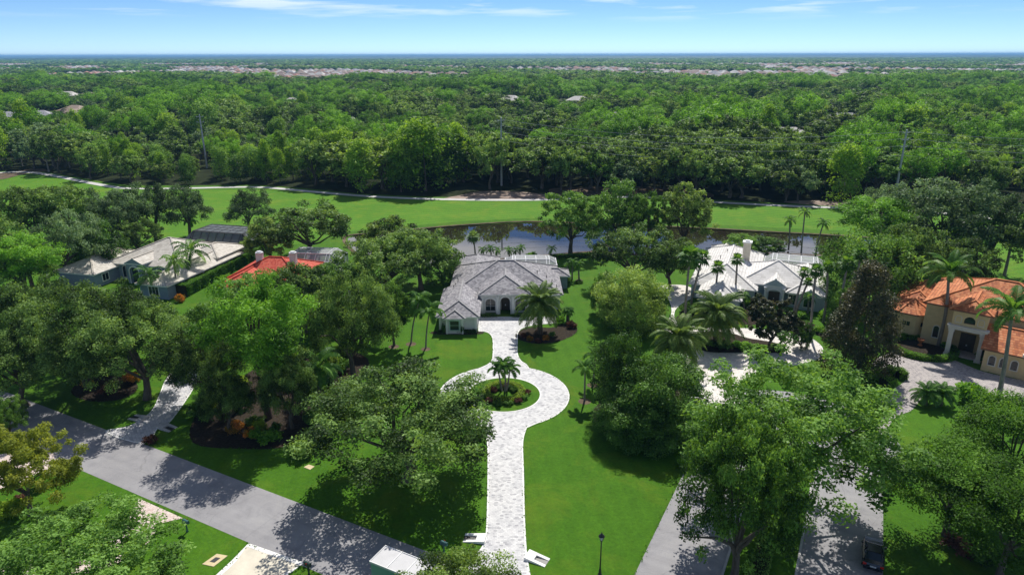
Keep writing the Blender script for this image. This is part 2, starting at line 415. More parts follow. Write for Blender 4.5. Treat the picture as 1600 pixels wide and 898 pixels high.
# ================================================================== GROUND
POND = [(545, 370), (600, 363), (660, 357), (740, 351), (830, 347), (930, 351), (1020, 354), (1110, 358), (1200, 363), (1310, 369), (1385, 376),
        (1380, 392), (1290, 399), (1200, 396), (1130, 397), (1060, 402), (1000, 398), (935, 391), (870, 396), (800, 402), (720, 410), (640, 414), (575, 402)]
pond_w = [Vector((p.x, p.y)) for p in (G(*q) for q in POND)]
pond_s = [Vector((p.x, p.y)) for p in smooth_pts([(p.x, p.y, 0) for p in pond_w], 4)]
PA = np.array([tuple(p) for p in pond_s])
def sdf_poly(X, Y, P):
    """signed distance to polygon, negative inside"""
    d = np.full(X.shape, 1e18); ins = np.zeros(X.shape, bool)
    for i in range(len(P)):
        a, b = P[i], P[(i + 1) % len(P)]
        ex, ey = b[0] - a[0], b[1] - a[1]
        t = np.clip(((X - a[0]) * ex + (Y - a[1]) * ey) / (ex * ex + ey * ey + 1e-12), 0, 1)
        d = np.minimum(d, (X - a[0] - t * ex) ** 2 + (Y - a[1] - t * ey) ** 2)
        c = ((a[1] > Y) != (b[1] > Y)) & (X < (b[0] - a[0]) * (Y - a[1]) / (b[1] - a[1] + 1e-12) + a[0])
        ins ^= c
    return np.where(ins, -1, 1) * np.sqrt(d)
def stretch(lo, hi, step, far):
    a = list(np.arange(lo, hi + 1e-6, step)); s = step
    while a[-1] < far: s *= 1.35; a.append(a[-1] + s)
    s = step
    while a[0] > -far: s *= 1.35; a.insert(0, a[0] - s)
    return np.array(a)
gx = stretch(-90, 130, 1.5, 32000); gy = stretch(140, 205, 1.2, 32000)
GX, GY = np.meshgrid(gx, gy)
SD = sdf_poly(GX, GY, PA)
GZ = np.where(SD < 1.5, -0.9 * np.clip((1.5 - SD) / 4.0, 0, 1), 0.0)
nx, ny = len(gx), len(gy)
idx = np.arange(nx * ny).reshape(ny, nx)
Fg = np.stack([idx[:-1, :-1], idx[:-1, 1:], idx[1:, 1:], idx[1:, :-1]], -1).reshape(-1, 4)
me = mesh_np('ground', np.stack([GX, GY, GZ], -1).reshape(-1, 3), Fg, M_lawn, smooth=True)
tag(put('ground', me), 'green mown lawn ground running out under the whole neighbourhood', kind='structure')

HARD = []
def sheet(name, pts, z, mat, label=None, smooth=0, holes=None, parent=None):
    if smooth: pts = smooth_pts([(p[0], p[1], 0) for p in pts], smooth)
    if name in ('road', 'boulevard', 'driveway', 'mulch_bed', 'planted_island', 'pond_water'): HARD.append(np.array([(p[0], p[1]) for p in pts]))
    b = MB(); b.poly([(p[0], p[1], z) for p in pts])
    o = b.build(name, mat, parent)
    if parent is None: tag(o, label, kind='structure')
    return o
def gpx(lst): return [G(*p) for p in lst]
def ribbon(name, pts, w, z, mat, h=0.0, label=None, closed=False, parent=None, kind='structure'):
    """strip of width w along pts, a slab of height h when h > 0"""
    P = [Vector((p[0], p[1])) for p in pts]; n = len(P); Lp, Rp = [], []
    for i in range(n):
        if closed: t = P[(i + 1) % n] - P[i - 1]
        else: t = P[min(i + 1, n - 1)] - P[max(i - 1, 0)]
        t.normalize(); nn = Vector((-t.y, t.x)) * w / 2
        Lp.append(P[i] + nn); Rp.append(P[i] - nn)
    b = MB()
    for i in range(n if closed else n - 1):
        j = (i + 1) % n
        b.poly([(*Rp[i], z + h), (*Rp[j], z + h), (*Lp[j], z + h), (*Lp[i], z + h)])
        if h > 0:
            b.poly([(*Lp[i], z + h), (*Lp[j], z + h), (*Lp[j], 0), (*Lp[i], 0)])
            b.poly([(*Rp[j], z + h), (*Rp[i], z + h), (*Rp[i], 0), (*Rp[j], 0)])
    o = b.build(name, mat, parent)
    if parent is None: tag(o, label, kind=kind)
    return o

# water
mw, nd, lk, out = newmat('pond_water')
b = bsdf(nd, lk, out, 0.015, 0.9)
b.inputs['Base Color'].default_value = (0.022, 0.018, 0.011, 1)
p = geopos(nd)
wv = noise(nd, lk, vscale(nd, lk, p, (0.5, 1.6, 1)), 0.9, 3, 0.5)
bump(nd, lk, b, wv, 0.03, 0.02)
wat = sheet('pond_water', [p + (p - Vector((20, 170))).normalized() * 1.0 for p in pond_s], -0.28, mw, 'dark brown pond mirroring sky and trees behind the houses')
# bare wet bank line
ribbon('pond_bank', [p + (p - Vector((20, 170))).normalized() * 1.2 for p in pond_s], 0.9, 0.006, M_strw, 0, 'thin brown bank round the pond', True)

# golf course
FT = [(-60, 296), (0, 281), (40, 273), (75, 273), (150, 289), (200, 296), (290, 296), (400, 296), (480, 302), (560, 309), (640, 312), (740, 315), (850, 315), (960, 311), (1040, 313), (1120, 320), (1220, 325), (1340, 330), (1480, 338)]
FB = [(1480, 372), (1390, 367), (1310, 361), (1200, 356), (1110, 351), (1020, 347), (930, 344), (830, 341), (740, 345), (660, 351), (600, 356), (545, 362), (480, 378), (380, 392), (250, 400), (100, 330), (0, 318), (-60, 325)]
sheet('fairway', smooth_pts(gpx(FT), 4, False) + smooth_pts(gpx(FB), 4, False), 0.004, M_fair, 'bright green golf fairway between the pond and the woods')
sheet('golf_green', smooth_pts(gpx([(1528, 352), (1560, 342), (1640, 338), (1700, 400), (1640, 455), (1560, 440), (1525, 400)]), 5), 0.004, M_fair, 'bright green golf fairway corner at the right edge')
WF = [(-700, 262), (-300, 262), (0, 266), (60, 266), (100, 272), (150, 281), (200, 288), (290, 289), (400, 288), (480, 294), (560, 302), (640, 306), (740, 309), (850, 309), (960, 305), (1040, 307), (1120, 313), (1220, 318), (1340, 323), (1480, 330), (1600, 338), (1900, 338)]
wf_w = gpx(WF)
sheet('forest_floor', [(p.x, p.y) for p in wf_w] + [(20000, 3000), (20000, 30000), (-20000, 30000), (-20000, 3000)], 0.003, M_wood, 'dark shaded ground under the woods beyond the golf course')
ribbon('cart_path', smooth_pts(gpx([(-40, 272), (20, 267), (60, 269), (100, 276), (150, 286), (200, 293), (290, 293), (400, 291.5), (480, 298), (560, 305), (640, 309.5), (740, 312), (850, 312), (960, 308), (1040, 310), (1120, 316.5), (1220, 322), (1340, 327), (1480, 335), (1600, 350)]), 5, False), 2.8, 0.012, M_path, 0, 'pale concrete cart path along the edge of the woods')
sheet('sandy_ground', smooth_pts(gpx([(694, 311), (724, 304), (752, 299), (800, 299), (845, 303), (862, 308), (845, 311), (770, 312)]), 4), 0.008, M_sand, 'pale pinkish sand clearing beside the cart path')
sheet('pine_straw_ground', smooth_pts(gpx([(858, 296), (900, 293), (1000, 292), (1100, 300), (1110, 309), (1040, 306), (960, 304), (880, 307)]), 4), 0.008, M_strw, 'brown leaf litter under the dark oaks by the path')
sheet('bare_ground', smooth_pts(gpx([(1225, 317), (1260, 314), (1330, 317), (1350, 324), (1300, 323)]), 4), 0.008, M_sand, 'pale bare strip beside the path on the right')
sheet('bare_soil', smooth_pts(gpx([(-30, 274), (0, 268), (60, 262), (75, 266), (40, 270), (0, 279)]), 4), 0.008, M_strw, 'brown bare soil at the left edge of the fairway')

# roads: one runs from the left edge down to the right, the other meets it at a right angle
RD = Vector((0.8872, -0.4613)); RN = Vector((0.4613, 0.8872))
r0 = Vector((-52.2, 77.8))                                   # on the far edge of the left road
def road_pt(s, n): return r0 + RD * s + RN * n
sheet('road', [road_pt(-130, 0), road_pt(140, 0), road_pt(140, -7.1), road_pt(-130, -7.1)], 0.012, M_asph, 'light grey asphalt road running diagonally across the lower left')
b0 = Vector((11.4, 51.8))                                    # on the left edge of the boulevard
def blv(s, n): return b0 + RN * s + RD * n
def arc(c, r, a0, a1, n): return [c + r * Vector((math.cos(R(a0 + (a1 - a0) * k / n)), math.sin(R(a0 + (a1 - a0) * k / n)))) for k in range(n + 1)]
bulb = blv(33, 10.4)
sheet('boulevard', [blv(-12, 0), blv(-12, 20.6)] + [blv(26, 20.6)] + [p for p in arc(bulb, 12.6, -40, 205, 24)] + [blv(26, 0)], 0.016, M_asph, 'light grey asphalt lane with planted median at the lower right')
med = [blv(-14, 7.3), blv(-14, 13.4), blv(22, 13.4)] + arc(blv(22, 10.35), 3.05, -27, 153, 10)[1:-1] + [blv(22, 7.3)]
sheet('median_lawn', med, 0.10, M_lawn, 'narrow grass median of the boulevard under the big tree')
ribbon('median_kerb', [(p.x, p.y) for p in med], 0.22, 0.0, M_kerb, 0.14, 'pale concrete kerb around the boulevard median', True)

# driveways
def driveway(name, pts, mat, label, z=0.02, edge=0.16, em=None):
    o = sheet(name, pts, z, mat, label)
    if edge: ribbon('edging', [(p[0], p[1]) for p in pts], edge, 0.03, em or M_edge, 0.012, closed=True, parent=o)
    return o
C = G(787, 615.5); C = Vector((C.x, C.y)); RO, RI = 9.3, 5.25
right = smooth_pts([G(*q) for q in [(868, 505), (840, 507), (818, 512), (809, 520), (808, 535), (808, 552), (813, 563), (822, 569)]], 4, False)
loopR = arc(C, RO, 66, -62, 22)
rlow = smooth_pts([G(*q) for q in [(822, 668), (816, 690), (817, 740), (818, 800), (821, 860), (827, 900), (836, 935), (860, 965)]], 4, False)
llow = smooth_pts([G(*q) for q in [(640, 905), (690, 893), (722, 880), (744, 865), (756, 848), (760, 825), (762, 760), (762, 700), (758, 672)]], 4, False)
loopL = arc(C, RO, 238, 116, 20)
left = smooth_pts([G(*q) for q in [(752, 574), (764, 568), (769.5, 560), (770.5, 545), (770, 530), (766, 522), (758, 518), (748, 517.5)]], 4, False)
house_side = [G(748, 495), G(868, 495)]
pts = [Vector((p[0], p[1])) for p in right + loopR + rlow + llow + loopL + left + house_side]
main_dw = driveway('driveway', pts, M_pav, 'white mottled paver driveway with a round loop in front of the grey-roofed house')
island = sheet('island_lawn', arc(C, RI, 0, 360, 48)[:-1], 0.05, M_lawn, 'round lawn island in the white driveway loop')
ribbon('island_edging', arc(C, RI, 0, 360, 48)[:-1], 0.18, 0.03, M_edge, 0.03, 'white edging round the driveway island', True)
N2 = [(1097, 626), (1088, 604), (1078, 583), (1068, 560), (1050, 532), (1030, 520), (1022, 512), (1036, 508), (1046, 498), (1050, 485), (1044, 466), (1030, 455), (1034, 447), (1072, 447), (1086, 462), (1066, 474), (1054, 486), (1054, 500), (1064, 508), (1090, 511), (1165, 514), (1205, 517), (1238, 522), (1265, 529), (1281, 540), (1285, 550), (1276, 562), (1243, 571), (1195, 580), (1165, 592), (1150, 612), (1165, 640), (1150, 660), (1118, 662), (1102, 640)]
driveway('driveway', [Vector((p.x, p.y)) for p in smooth_pts(gpx(N2), 4)], M_pav2, 'cream white circular driveway in front of the white-roofed house', z=0.024)
N2I = [(1084, 528), (1094, 521), (1110, 518), (1145, 522), (1168, 529), (1209, 536), (1227, 544), (1222, 552), (1176, 551.5), (1109, 551), (1088, 541)]
sheet('planted_island', smooth_pts(gpx(N2I), 4), 0.06, M_mulch, 'dark planted island in the cream circular driveway')
N3 = [(1362, 570), (1392, 551), (1420, 557), (1450, 566), (1478, 561), (1503, 569), (1530, 580), (1570, 590), (1640, 606), (1700, 640), (1640, 660), (1580, 632), (1548, 616), (1500, 611), (1450, 606), (1440, 622), (1424, 642), (1400, 652), (1385, 672), (1372, 690), (1352, 690), (1362, 660), (1384, 618), (1412, 598), (1414, 585), (1396, 578)]
driveway('driveway', [Vector((p.x, p.y)) for p in smooth_pts(gpx(N3), 4)], M_pav3, 'pinkish grey paver forecourt of the orange-tiled house', z=0.028, edge=0)
N4 = [(165, 673), (200, 665), (226, 650), (240, 636), (250, 614), (262, 588), (290, 560), (330, 535), (380, 520), (400, 535), (350, 560), (312, 590), (296, 615), (277, 642), (262, 660), (246, 667), (224, 691)]
driveway('driveway', [Vector((p.x, p.y)) for p in smooth_pts(gpx(N4), 4)], M_pav4, 'grey paver driveway in tree shade at the left, off the road', z=0.026)
N5 = [(216, 777), (285, 808), (250, 816), (232, 846), (180, 880), (90, 908), (-20, 930), (-30, 890), (90, 860), (170, 830), (204, 800)]
driveway('driveway', gpx(N5), M_pav5, 'pink paver driveway mouth below the road at the lower left', z=0.026, edge=0)
driveway('driveway', gpx([(-60, 725), (30, 700), (70, 694), (104, 727), (70, 742), (0, 762), (-60, 780)]), M_pav5, 'pale paver driveway behind the yellow-green tree at the left edge', z=0.026, edge=0)
N6 = [(386, 850), (471, 880), (440, 900), (400, 935), (310, 935), (340, 898), (365, 875)]
driveway('driveway', gpx(N6), M_conc, 'cream concrete driveway mouth at the bottom left', z=0.026, edge=0.5)

# mulch beds
def bed(pts, label, z=0.012, mat=None): return sheet('mulch_bed', smooth_pts(gpx(pts), 4), z, mat or M_mulch, label)
bed([(806, 528), (812, 517), (832, 511), (862, 512), (880, 506), (900, 510), (898, 522), (870, 534), (835, 537)], 'dark mulch bed round the big date palm by the house', 0.032)
bed([(300, 690), (310, 640), (360, 600), (430, 560), (520, 545), (575, 560), (560, 600), (530, 640), (500, 680), (440, 698), (380, 700)], 'dark planted bed under the pine left of the driveway')
bed([(110, 610), (140, 585), (200, 590), (215, 605), (190, 622), (140, 625)], 'dark mulch bed with orange crotons at the left', 0.012)
bed([(925, 650), (950, 620), (1010, 600), (1080, 610), (1098, 640), (1085, 672), (1030, 684), (965, 678)], 'dark mulch under the clipped tree clump beside the lawn')
bed([(1056, 508), (1060, 494), (1075, 480), (1120, 478), (1180, 482), (1250, 500), (1300, 520), (1290, 528), (1240, 515), (1180, 508)], 'dark planted bed in front of the white-roofed house')
bed([(680, 522), (680, 517), (748, 517), (748, 522)], 'dark mulch strip along the garage wall', 0.008)
bed([(1395, 552), (1400, 535), (1440, 530), (1485, 535), (1475, 560), (1440, 566)], 'dark bed in the round hedge by the portico', 0.034)

# ================================================================== FOLIAGE GENERATORS
def unit(v): return v / (np.linalg.norm(v, axis=-1, keepdims=True) + 1e-9)
def leaf_quads(P, Nn, L, W, rng, droop=0.0):
    """diamond leaves (or leaf sprays) at P facing Nn"""
    n = len(P)
    a = unit(np.cross(Nn, rng.normal(size=(n, 3)))); a[:, 2] -= droop; a = unit(a)
    b = unit(np.cross(Nn, a))
    L = np.broadcast_to(L, (n,))[:, None]; W = np.broadcast_to(W, (n,))[:, None]
    k = rng.uniform(-0.15, 0.15, (n, 1))
    V = np.stack([P - a * L / 2, P + b * W / 2 + a * L * k - Nn * W * 0.12, P + a * L / 2, P - b * W / 2 + a * L * k - Nn * W * 0.12], 1)
    return V.reshape(-1, 3), np.arange(4 * n).reshape(n, 4)

def clump_leaves(cl, total, leaf, rng, up=0.45, out=0.8, rnd=0.7, asp=0.55, droop=0.0, shell=0.6):
    """cl: rows cx cy cz rx ry rz tint; leaves spread through the outer shell of each clump"""
    cl = np.asarray(cl, float)
    w = cl[:, 3] * cl[:, 4]; w = w / w.sum()
    cnt = np.maximum(3, (w * total).astype(int))
    k = np.repeat(np.arange(len(cl)), cnt); n = len(k)
    d = unit(rng.normal(size=(n, 3)))
    low = d[:, 2] < -0.3
    d[low, 2] *= rng.choice([1, -1], low.sum(), p=[0.4, 0.6])
    r = 1 - shell * rng.random(n) ** 1.6
    P = cl[k, :3] + d * cl[k, 3:6] * r[:, None]
    P += rng.normal(size=(n, 3)) * leaf * 0.35
    Nn = unit(d * out + rng.normal(size=(n, 3)) * rnd + np.array([0, 0, up]))
    L = leaf * rng.uniform(0.7, 1.35, n)
    V, F = leaf_quads(P, Nn, L, L * asp * rng.uniform(0.8, 1.25, n), rng, droop)
    tint = np.clip(cl[k, 6] + rng.normal(size=n) * 0.14, 0, 1)
    return V, F, tint

def branches(rng, H, zb, R0, tips, trunk_r, m, lean=0.0, n=7):
    """trunk and tapered limbs reaching towards tips"""
    Vs, Fs, base = [], [], 0
    def add(V, F):
        nonlocal base
        Vs.append(V); Fs.append(F + base); base += len(V)
    zt = zb * 1.15
    path = [(0, 0, -0.15), (rng.normal() * .05 * zt, rng.normal() * .05 * zt, zt * 0.4), (rng.normal() * .08 * zt, rng.normal() * .08 * zt, zt)]
    add(*tube_np(path, [trunk_r * 1.35, trunk_r, trunk_r * 0.8], n + 2))
    top = np.array(path[-1])
    for t in tips:
        t = np.array(t[:3]); mid = top + (t - top) * 0.5 + np.array([0, 0, 0.10 * np.linalg.norm(t - top)]) + rng.normal(size=3) * 0.06 * R0
        st = top - np.array([0, 0, zt * rng.uniform(0, 0.35)])
        q1 = st * 0.6 + mid * 0.4 + rng.normal(size=3) * 0.03 * R0
        add(*tube_np([st, q1, mid, t], [trunk_r * .55, trunk_r * .42, trunk_r * .28, trunk_r * .08], 5))
    return np.concatenate(Vs), np.concatenate(Fs)

def blob_clumps(rng, K, Rx, zc, Hz, rlo, rhi, zmin=-0.5, jit=0.16, flat=0.75, lobes=5):
    """clumps over an uneven ellipsoid; lobes push the outline in and out"""
    out = []
    ld = unit(rng.normal(size=(lobes, 3))); la = rng.uniform(-0.20, 0.26, lobes)
    while len(out) < K:
        d = unit(rng.normal(size=3))
        if d[2] < zmin: continue
        bulge = 1 + sum(a * max(0, d @ q) ** 3 for a, q in zip(la, ld))
        s = (rng.uniform(0.62, 0.92) if rng.random() < 0.8 else rng.uniform(0.25, 0.6)) * bulge + rng.normal() * jit * 0.3
        r = Rx * rng.uniform(rlo, rhi)
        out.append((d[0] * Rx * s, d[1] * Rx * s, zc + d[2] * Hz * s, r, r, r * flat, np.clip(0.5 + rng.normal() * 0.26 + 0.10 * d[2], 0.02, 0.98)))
    return out

def tree_mesh(kind, seed, n, leaf, K, H=10.0, W=10.0, mat=None, bmat=None, tr=0.28):
    """returns (crown mesh, trunk mesh, H, W): canonical tree H tall and W wide"""
    rng = np.random.default_rng(seed); Rx = W / 2
    kw = {}
    if kind == 'oak':
        zb = H * 0.26; cl = blob_clumps(rng, K, Rx * 0.96, H * 0.56, H * 0.44, 0.08, 0.17, -0.5, flat=0.75)
    elif kind == 'broad':
        zb = H * 0.22; cl = blob_clumps(rng, K, Rx * 0.95, H * 0.56, H * 0.46, 0.07, 0.15, -0.6, flat=0.85)
    elif kind == 'bush':
        zb = H * 0.1; cl = blob_clumps(rng, K, Rx * 0.95, H * 0.42, H * 0.56, 0.10, 0.22, -0.75, flat=0.9)
    elif kind == 'cone':
        zb = H * 0.06; cl = []
        for i in range(K):
            t = rng.random() ** 1.25; r = Rx * (1 - 0.8 * t ** 1.7) * rng.uniform(0.6, 1.0); a = rng.uniform(0, 6.283)
            c = Rx * rng.uniform(0.14, 0.22)
            cl.append((r * math.cos(a), r * math.sin(a), H * (0.07 + 0.88 * t), c, c, c * 1.1, np.clip(0.5 + rng.normal() * 0.25, 0, 1)))
    elif kind == 'pine':
        zb = H * 0.5; cl = []
        for i in range(K):
            d = unit(rng.normal(size=3)); s = rng.uniform(0.35, 1.0) ** 0.7
            c = Rx * rng.uniform(0.12, 0.22)
            cl.append((d[0] * Rx * s * .92, d[1] * Rx * s * .92, H * 0.70 + d[2] * H * 0.28 * s, c, c, c * 0.8, np.clip(0.52 + rng.normal() * 0.2 + 0.12 * d[2], 0, 1)))
        kw = dict(up=0.5, out=1.0, rnd=0.9, asp=0.34, shell=0.8)
    elif kind == 'tall':          # upright, narrow, foliage nearly to the ground
        zb = H * 0.12; cl = []
        for i in range(K):
            t = rng.random(); a = rng.uniform(0, 6.283); pr = math.sin(math.pi * min(1, 0.18 + t * 0.80)) ** 0.55
            r = Rx * pr * rng.uniform(0.45, 0.95); c = Rx * rng.uniform(0.24, 0.42)
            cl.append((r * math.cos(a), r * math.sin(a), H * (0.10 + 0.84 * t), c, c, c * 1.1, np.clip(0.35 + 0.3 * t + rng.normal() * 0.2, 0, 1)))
    elif kind == 'layer':         # wide flat tiers
        zb = H * 0.35; cl = []
        for i in range(K):
            a = rng.uniform(0, 6.283); s = math.sqrt(rng.random()); t = (1 - s * s) * 0.62 + rng.normal() * 0.06
            lev = round((0.45 + 0.5 * t) * 7) / 7
            c = Rx * rng.uniform(0.18, 0.30)
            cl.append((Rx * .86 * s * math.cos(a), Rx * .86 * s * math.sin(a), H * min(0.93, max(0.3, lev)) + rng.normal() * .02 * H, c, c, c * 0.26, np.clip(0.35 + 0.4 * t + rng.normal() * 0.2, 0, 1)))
        kw = dict(up=1.4, out=0.25, rnd=0.45, asp=0.42, shell=0.9)
    V, F, t = clump_leaves(cl, n, leaf, rng, **kw)
    fz = H / np.percentile(V[:, 2], 99.6); fx = Rx / np.percentile(np.hypot(V[:, 0], V[:, 1]), 98.5)
    V = V * np.array([fx, fx, fz]); cl = [(c[0] * fx, c[1] * fx, c[2] * fz) for c in cl]
    cm = mesh_np(kind + '_crown', V, F, mat, attr={'tint': t})
    tips = [cl[i] for i in rng.permutation(len(cl))[:9 if n > 2000 else 4]]
    if kind in ('cone', 'tall'): tips = [(0, 0, H * 0.9)]
    if kind == 'pine': tips = [(0, 0, H * 0.93)] + tips
    Vt, Ft = branches(rng, H, zb, Rx, tips, tr, 0)
    tm = mesh_np(kind + '_trunk', Vt, Ft, bmat or M_bark, smooth=True)
    return cm, tm, H, W

# frond of a feather palm: rachis curve in the xz plane, leaflets to both sides
def frond_np(Lf, a0, bend, nl, ll, rng, vee=0.5, w=0.05, sag=0.5):
    t = np.linspace(0, 1, nl + 2)
    ang = a0 - bend * t ** 1.4
    ds = Lf / (nl + 1)
    x = np.concatenate([[0], np.cumsum(np.cos(ang[:-1]) * ds)]); z = np.concatenate([[0], np.cumsum(np.sin(ang[:-1]) * ds)])
    Vs, Fs, b = [], [], 0
    rw = 0.055 * Lf / 3
    for i in range(nl + 1):
        wa, wb = rw * (1 - t[i] * .8), rw * (1 - t[i + 1] * .8)
        Vs += [(x[i], -wa, z[i]), (x[i], wa, z[i]), (x[i + 1], wb, z[i + 1]), (x[i + 1], -wb, z[i + 1])]
        Fs.append((b, b + 1, b + 2, b + 3)); b += 4
    for i in range(2, nl + 2):
        l = ll * math.sin(math.pi * min(1, 0.16 + 0.80 * t[i])) ** 0.7 * rng.uniform(0.85, 1.1)
        tx, tz = math.cos(ang[i]), math.sin(ang[i])
        for s in (-1, 1):
            d = np.array([tx * 0.55 - tz * vee * .5, s * 0.85, tz * 0.55 + tx * vee * .5 + rng.normal() * .08]); d /= np.linalg.norm(d)
            p0 = np.array([x[i], 0, z[i]]); p1 = p0 + d * l * 0.55; p2 = p0 + d * l + np.array([0, 0, -sag * l])
            wv = np.array([tx, 0, tz]) * w
            Vs += [tuple(p0 - wv * .6), tuple(p0 + wv * .6), tuple(p1 + wv), tuple(p1 - wv)]
            Fs.append((b, b + 1, b + 2, b + 3)); b += 4
            Vs += [tuple(p1 - wv), tuple(p1 + wv), tuple(p2 + wv * .25), tuple(p2 - wv * .25)]
            Fs.append((b, b + 1, b + 2, b + 3)); b += 4
    return np.array(Vs), np.array(Fs)
def rotz(V, a): c, s = math.cos(a), math.sin(a); return np.stack([V[:, 0] * c - V[:, 1] * s, V[:, 0] * s + V[:, 1] * c, V[:, 2]], 1)
def roty(V, a): c, s = math.cos(a), math.sin(a); return np.stack([V[:, 0] * c + V[:, 2] * s, V[:, 1], -V[:, 0] * s + V[:, 2] * c], 1)
def frond_mesh(name, mat, *a, seed=0, **k):
    rng = np.random.default_rng(seed)
    V, F = frond_np(*a, rng, **k)
    return mesh_np(name, V, F, mat, attr={'tint': np.clip(0.5 + rng.normal(size=len(F)) * 0.12, 0, 1)})
FR = {
 'date': [frond_mesh('date_frond', F_date, 3.7, R(s), R(bd), 26, 0.74, seed=i, vee=0.35, w=0.075) for i, (s, bd) in enumerate([(70, 75), (45, 95), (12, 80), (-25, 45)])],
 'royal': [frond_mesh('royal_frond', F_palm, 3.9, R(s), R(bd), 24, 0.95, seed=10 + i, vee=0.8, w=0.10) for i, (s, bd) in enumerate([(68, 70), (38, 95), (8, 85)])],
 'fox': [frond_mesh('foxtail_frond', F_palm, 2.5, R(s), R(bd), 18, 0.70, seed=20 + i, vee=0.9, w=0.10) for i, (s, bd) in enumerate([(65, 95), (42, 120), (18, 110)])],
}
def feather_crown(kind, n, seed, scale=1.0):
    """all fronds joined, for small palms"""
    rng = np.random.default_rng(seed); Vs, Fs, ts, b = [], [], [], 0
    P = {'fox': (2.5, [(65, 95), (42, 120), (18, 110)]), 'queen': (3.0, [(65, 100), (40, 110), (10, 90), (-20, 60)])}[kind]
    for i in range(n):
        s, bd = P[1][i * len(P[1]) // n]
        V, F = frond_np(P[0], R(s + rng.normal() * 6), R(bd), 11, 0.75, rng, vee=0.7, w=0.13)
        V = rotz(V, i * 2.39996 + rng.normal() * 0.1) * scale
        Vs.append(V); Fs.append(F + b); b += len(V); ts.append(np.full(len(F), np.clip(0.5 + rng.normal() * 0.15, 0, 1)))
    return mesh_np(kind + '_crown', np.concatenate(Vs), np.concatenate(Fs), F_palm, attr={'tint': np.concatenate(ts)})
def fan_crown(n, seed, rad=1.5, mat=None, segs=9):
    """fan palm head: petioles with spread folded fans"""
    rng = np.random.default_rng(seed); V, F, ts = [], [], []
    for i in range(n):
        az = i * 2.39996 + rng.normal() * .15; el = R(85 - 135 * (i / n) ** 0.8 + rng.normal() * 8)
        d = np.array([math.cos(az) * math.cos(el), math.sin(az) * math.cos(el), math.sin(el)])
        s = unit(np.cross(d, [0, 0, 1.0])); u = np.cross(s, d)
        c = d * rad * rng.uniform(0.42, 0.58); w = 0.03 * rad
        b = len(V); V += [tuple(-s * w), tuple(s * w), tuple(c + s * w), tuple(c - s * w)]; F.append((b, b + 1, b + 2, b + 3)); ti = np.clip(0.55 - 0.25 * i / n + rng.normal() * .13, 0, 1); ts.append(ti)
        for k in range(segs):
            a = R(-115 + 230 * k / (segs - 1)); fl = rad * 0.6 * (1 - 0.25 * abs(a) / 2)
            e = d * math.cos(a) + s * math.sin(a); q = unit(np.cross(e, u)) * 0.075 * rad
            tip = c + e * fl + np.array([0, 0, -0.28 * fl]); m2 = c + e * fl * 0.55
            b = len(V); V += [tuple(c), tuple(m2 + q), tuple(tip), tuple(m2 - q)]; F.append((b, b + 1, b + 2, b + 3)); ts.append(np.clip(ti + rng.normal() * .08, 0, 1))
    return mesh_np('fan_crown', np.array(V), np.array(F), mat or F_sab, attr={'tint': ts})

# ================================================================== HOUSES
T_grey = rooftile('grey_flat_roof_tile', (0.17, 0.165, 0.18), (0.27, 0.26, 0.28), (0.41, 0.40, 0.41), 0.42, 0.36, 0.4, 0.05, 0.25)
T_white = rooftile('white_flat_roof_tile', (0.62, 0.60, 0.57), (0.72, 0.70, 0.67), (0.80, 0.78, 0.75), 0.9, 0.62, 0.5, 0.07, 0.2)
T_tan = rooftile('tan_flat_roof_tile', (0.50, 0.46, 0.40), (0.60, 0.56, 0.49), (0.68, 0.64, 0.57), 0.6, 0.45, 0.45, 0.06)
T_orange = rooftile('orange_barrel_roof_tile', (0.34, 0.10, 0.04), (0.54, 0.17, 0.06), (0.64, 0.27, 0.12), 0.30, 0.55, 0.75, 0.075)
T_red = rooftile('red_barrel_roof_tile', (0.44, 0.05, 0.03), (0.58, 0.09, 0.05), (0.66, 0.16, 0.10), 0.28, 0.45, 0.5, 0.06)
M_rcg = plain('grey_ridge_tile', (0.30, 0.295, 0.30), 0.8, 0.2, 0.15)
M_rcw = plain('white_ridge_tile', (0.70, 0.68, 0.65), 0.8, 0.2, 0.1)
M_rct = plain('tan_ridge_tile', (0.48, 0.44, 0.38), 0.8, 0.2, 0.12)
M_rco = plain('orange_ridge_tile', (0.56, 0.21, 0.09), 0.8, 0.2, 0.2)
M_rcr = plain('red_ridge_tile', (0.45, 0.06, 0.035), 0.8, 0.2, 0.2)
W_grey = plain('pale_grey_stucco', (0.62, 0.63, 0.62), 0.85, 0.15, 0.06)
W_blue = plain('blue_grey_stucco', (0.23, 0.29, 0.36), 0.85, 0.15, 0.07)
W_teal = plain('pale_blue_stucco', (0.42, 0.50, 0.54), 0.85, 0.15, 0.06)
W_yel = plain('yellow_stucco', (0.66, 0.50, 0.27), 0.85, 0.15, 0.07)
W_cream = plain('cream_stone_trim', (0.66, 0.61, 0.54), 0.8, 0.2, 0.08)
M_door = plain('dark_wood_door', (0.06, 0.045, 0.035), 0.5, 0.4, 0.2)
M_terra = plain('terracotta', (0.42, 0.16, 0.07), 0.7, 0.2, 0.15)
M_alw = plain('white_aluminium_frame', (0.72, 0.73, 0.74), 0.4, 0.4, 0.03)
M_ald = plain('dark_bronze_frame', (0.05, 0.05, 0.05), 0.4, 0.4, 0.05)
M_blk = plain('black_metal', (0.015, 0.018, 0.018), 0.4, 0.5, 0.1)
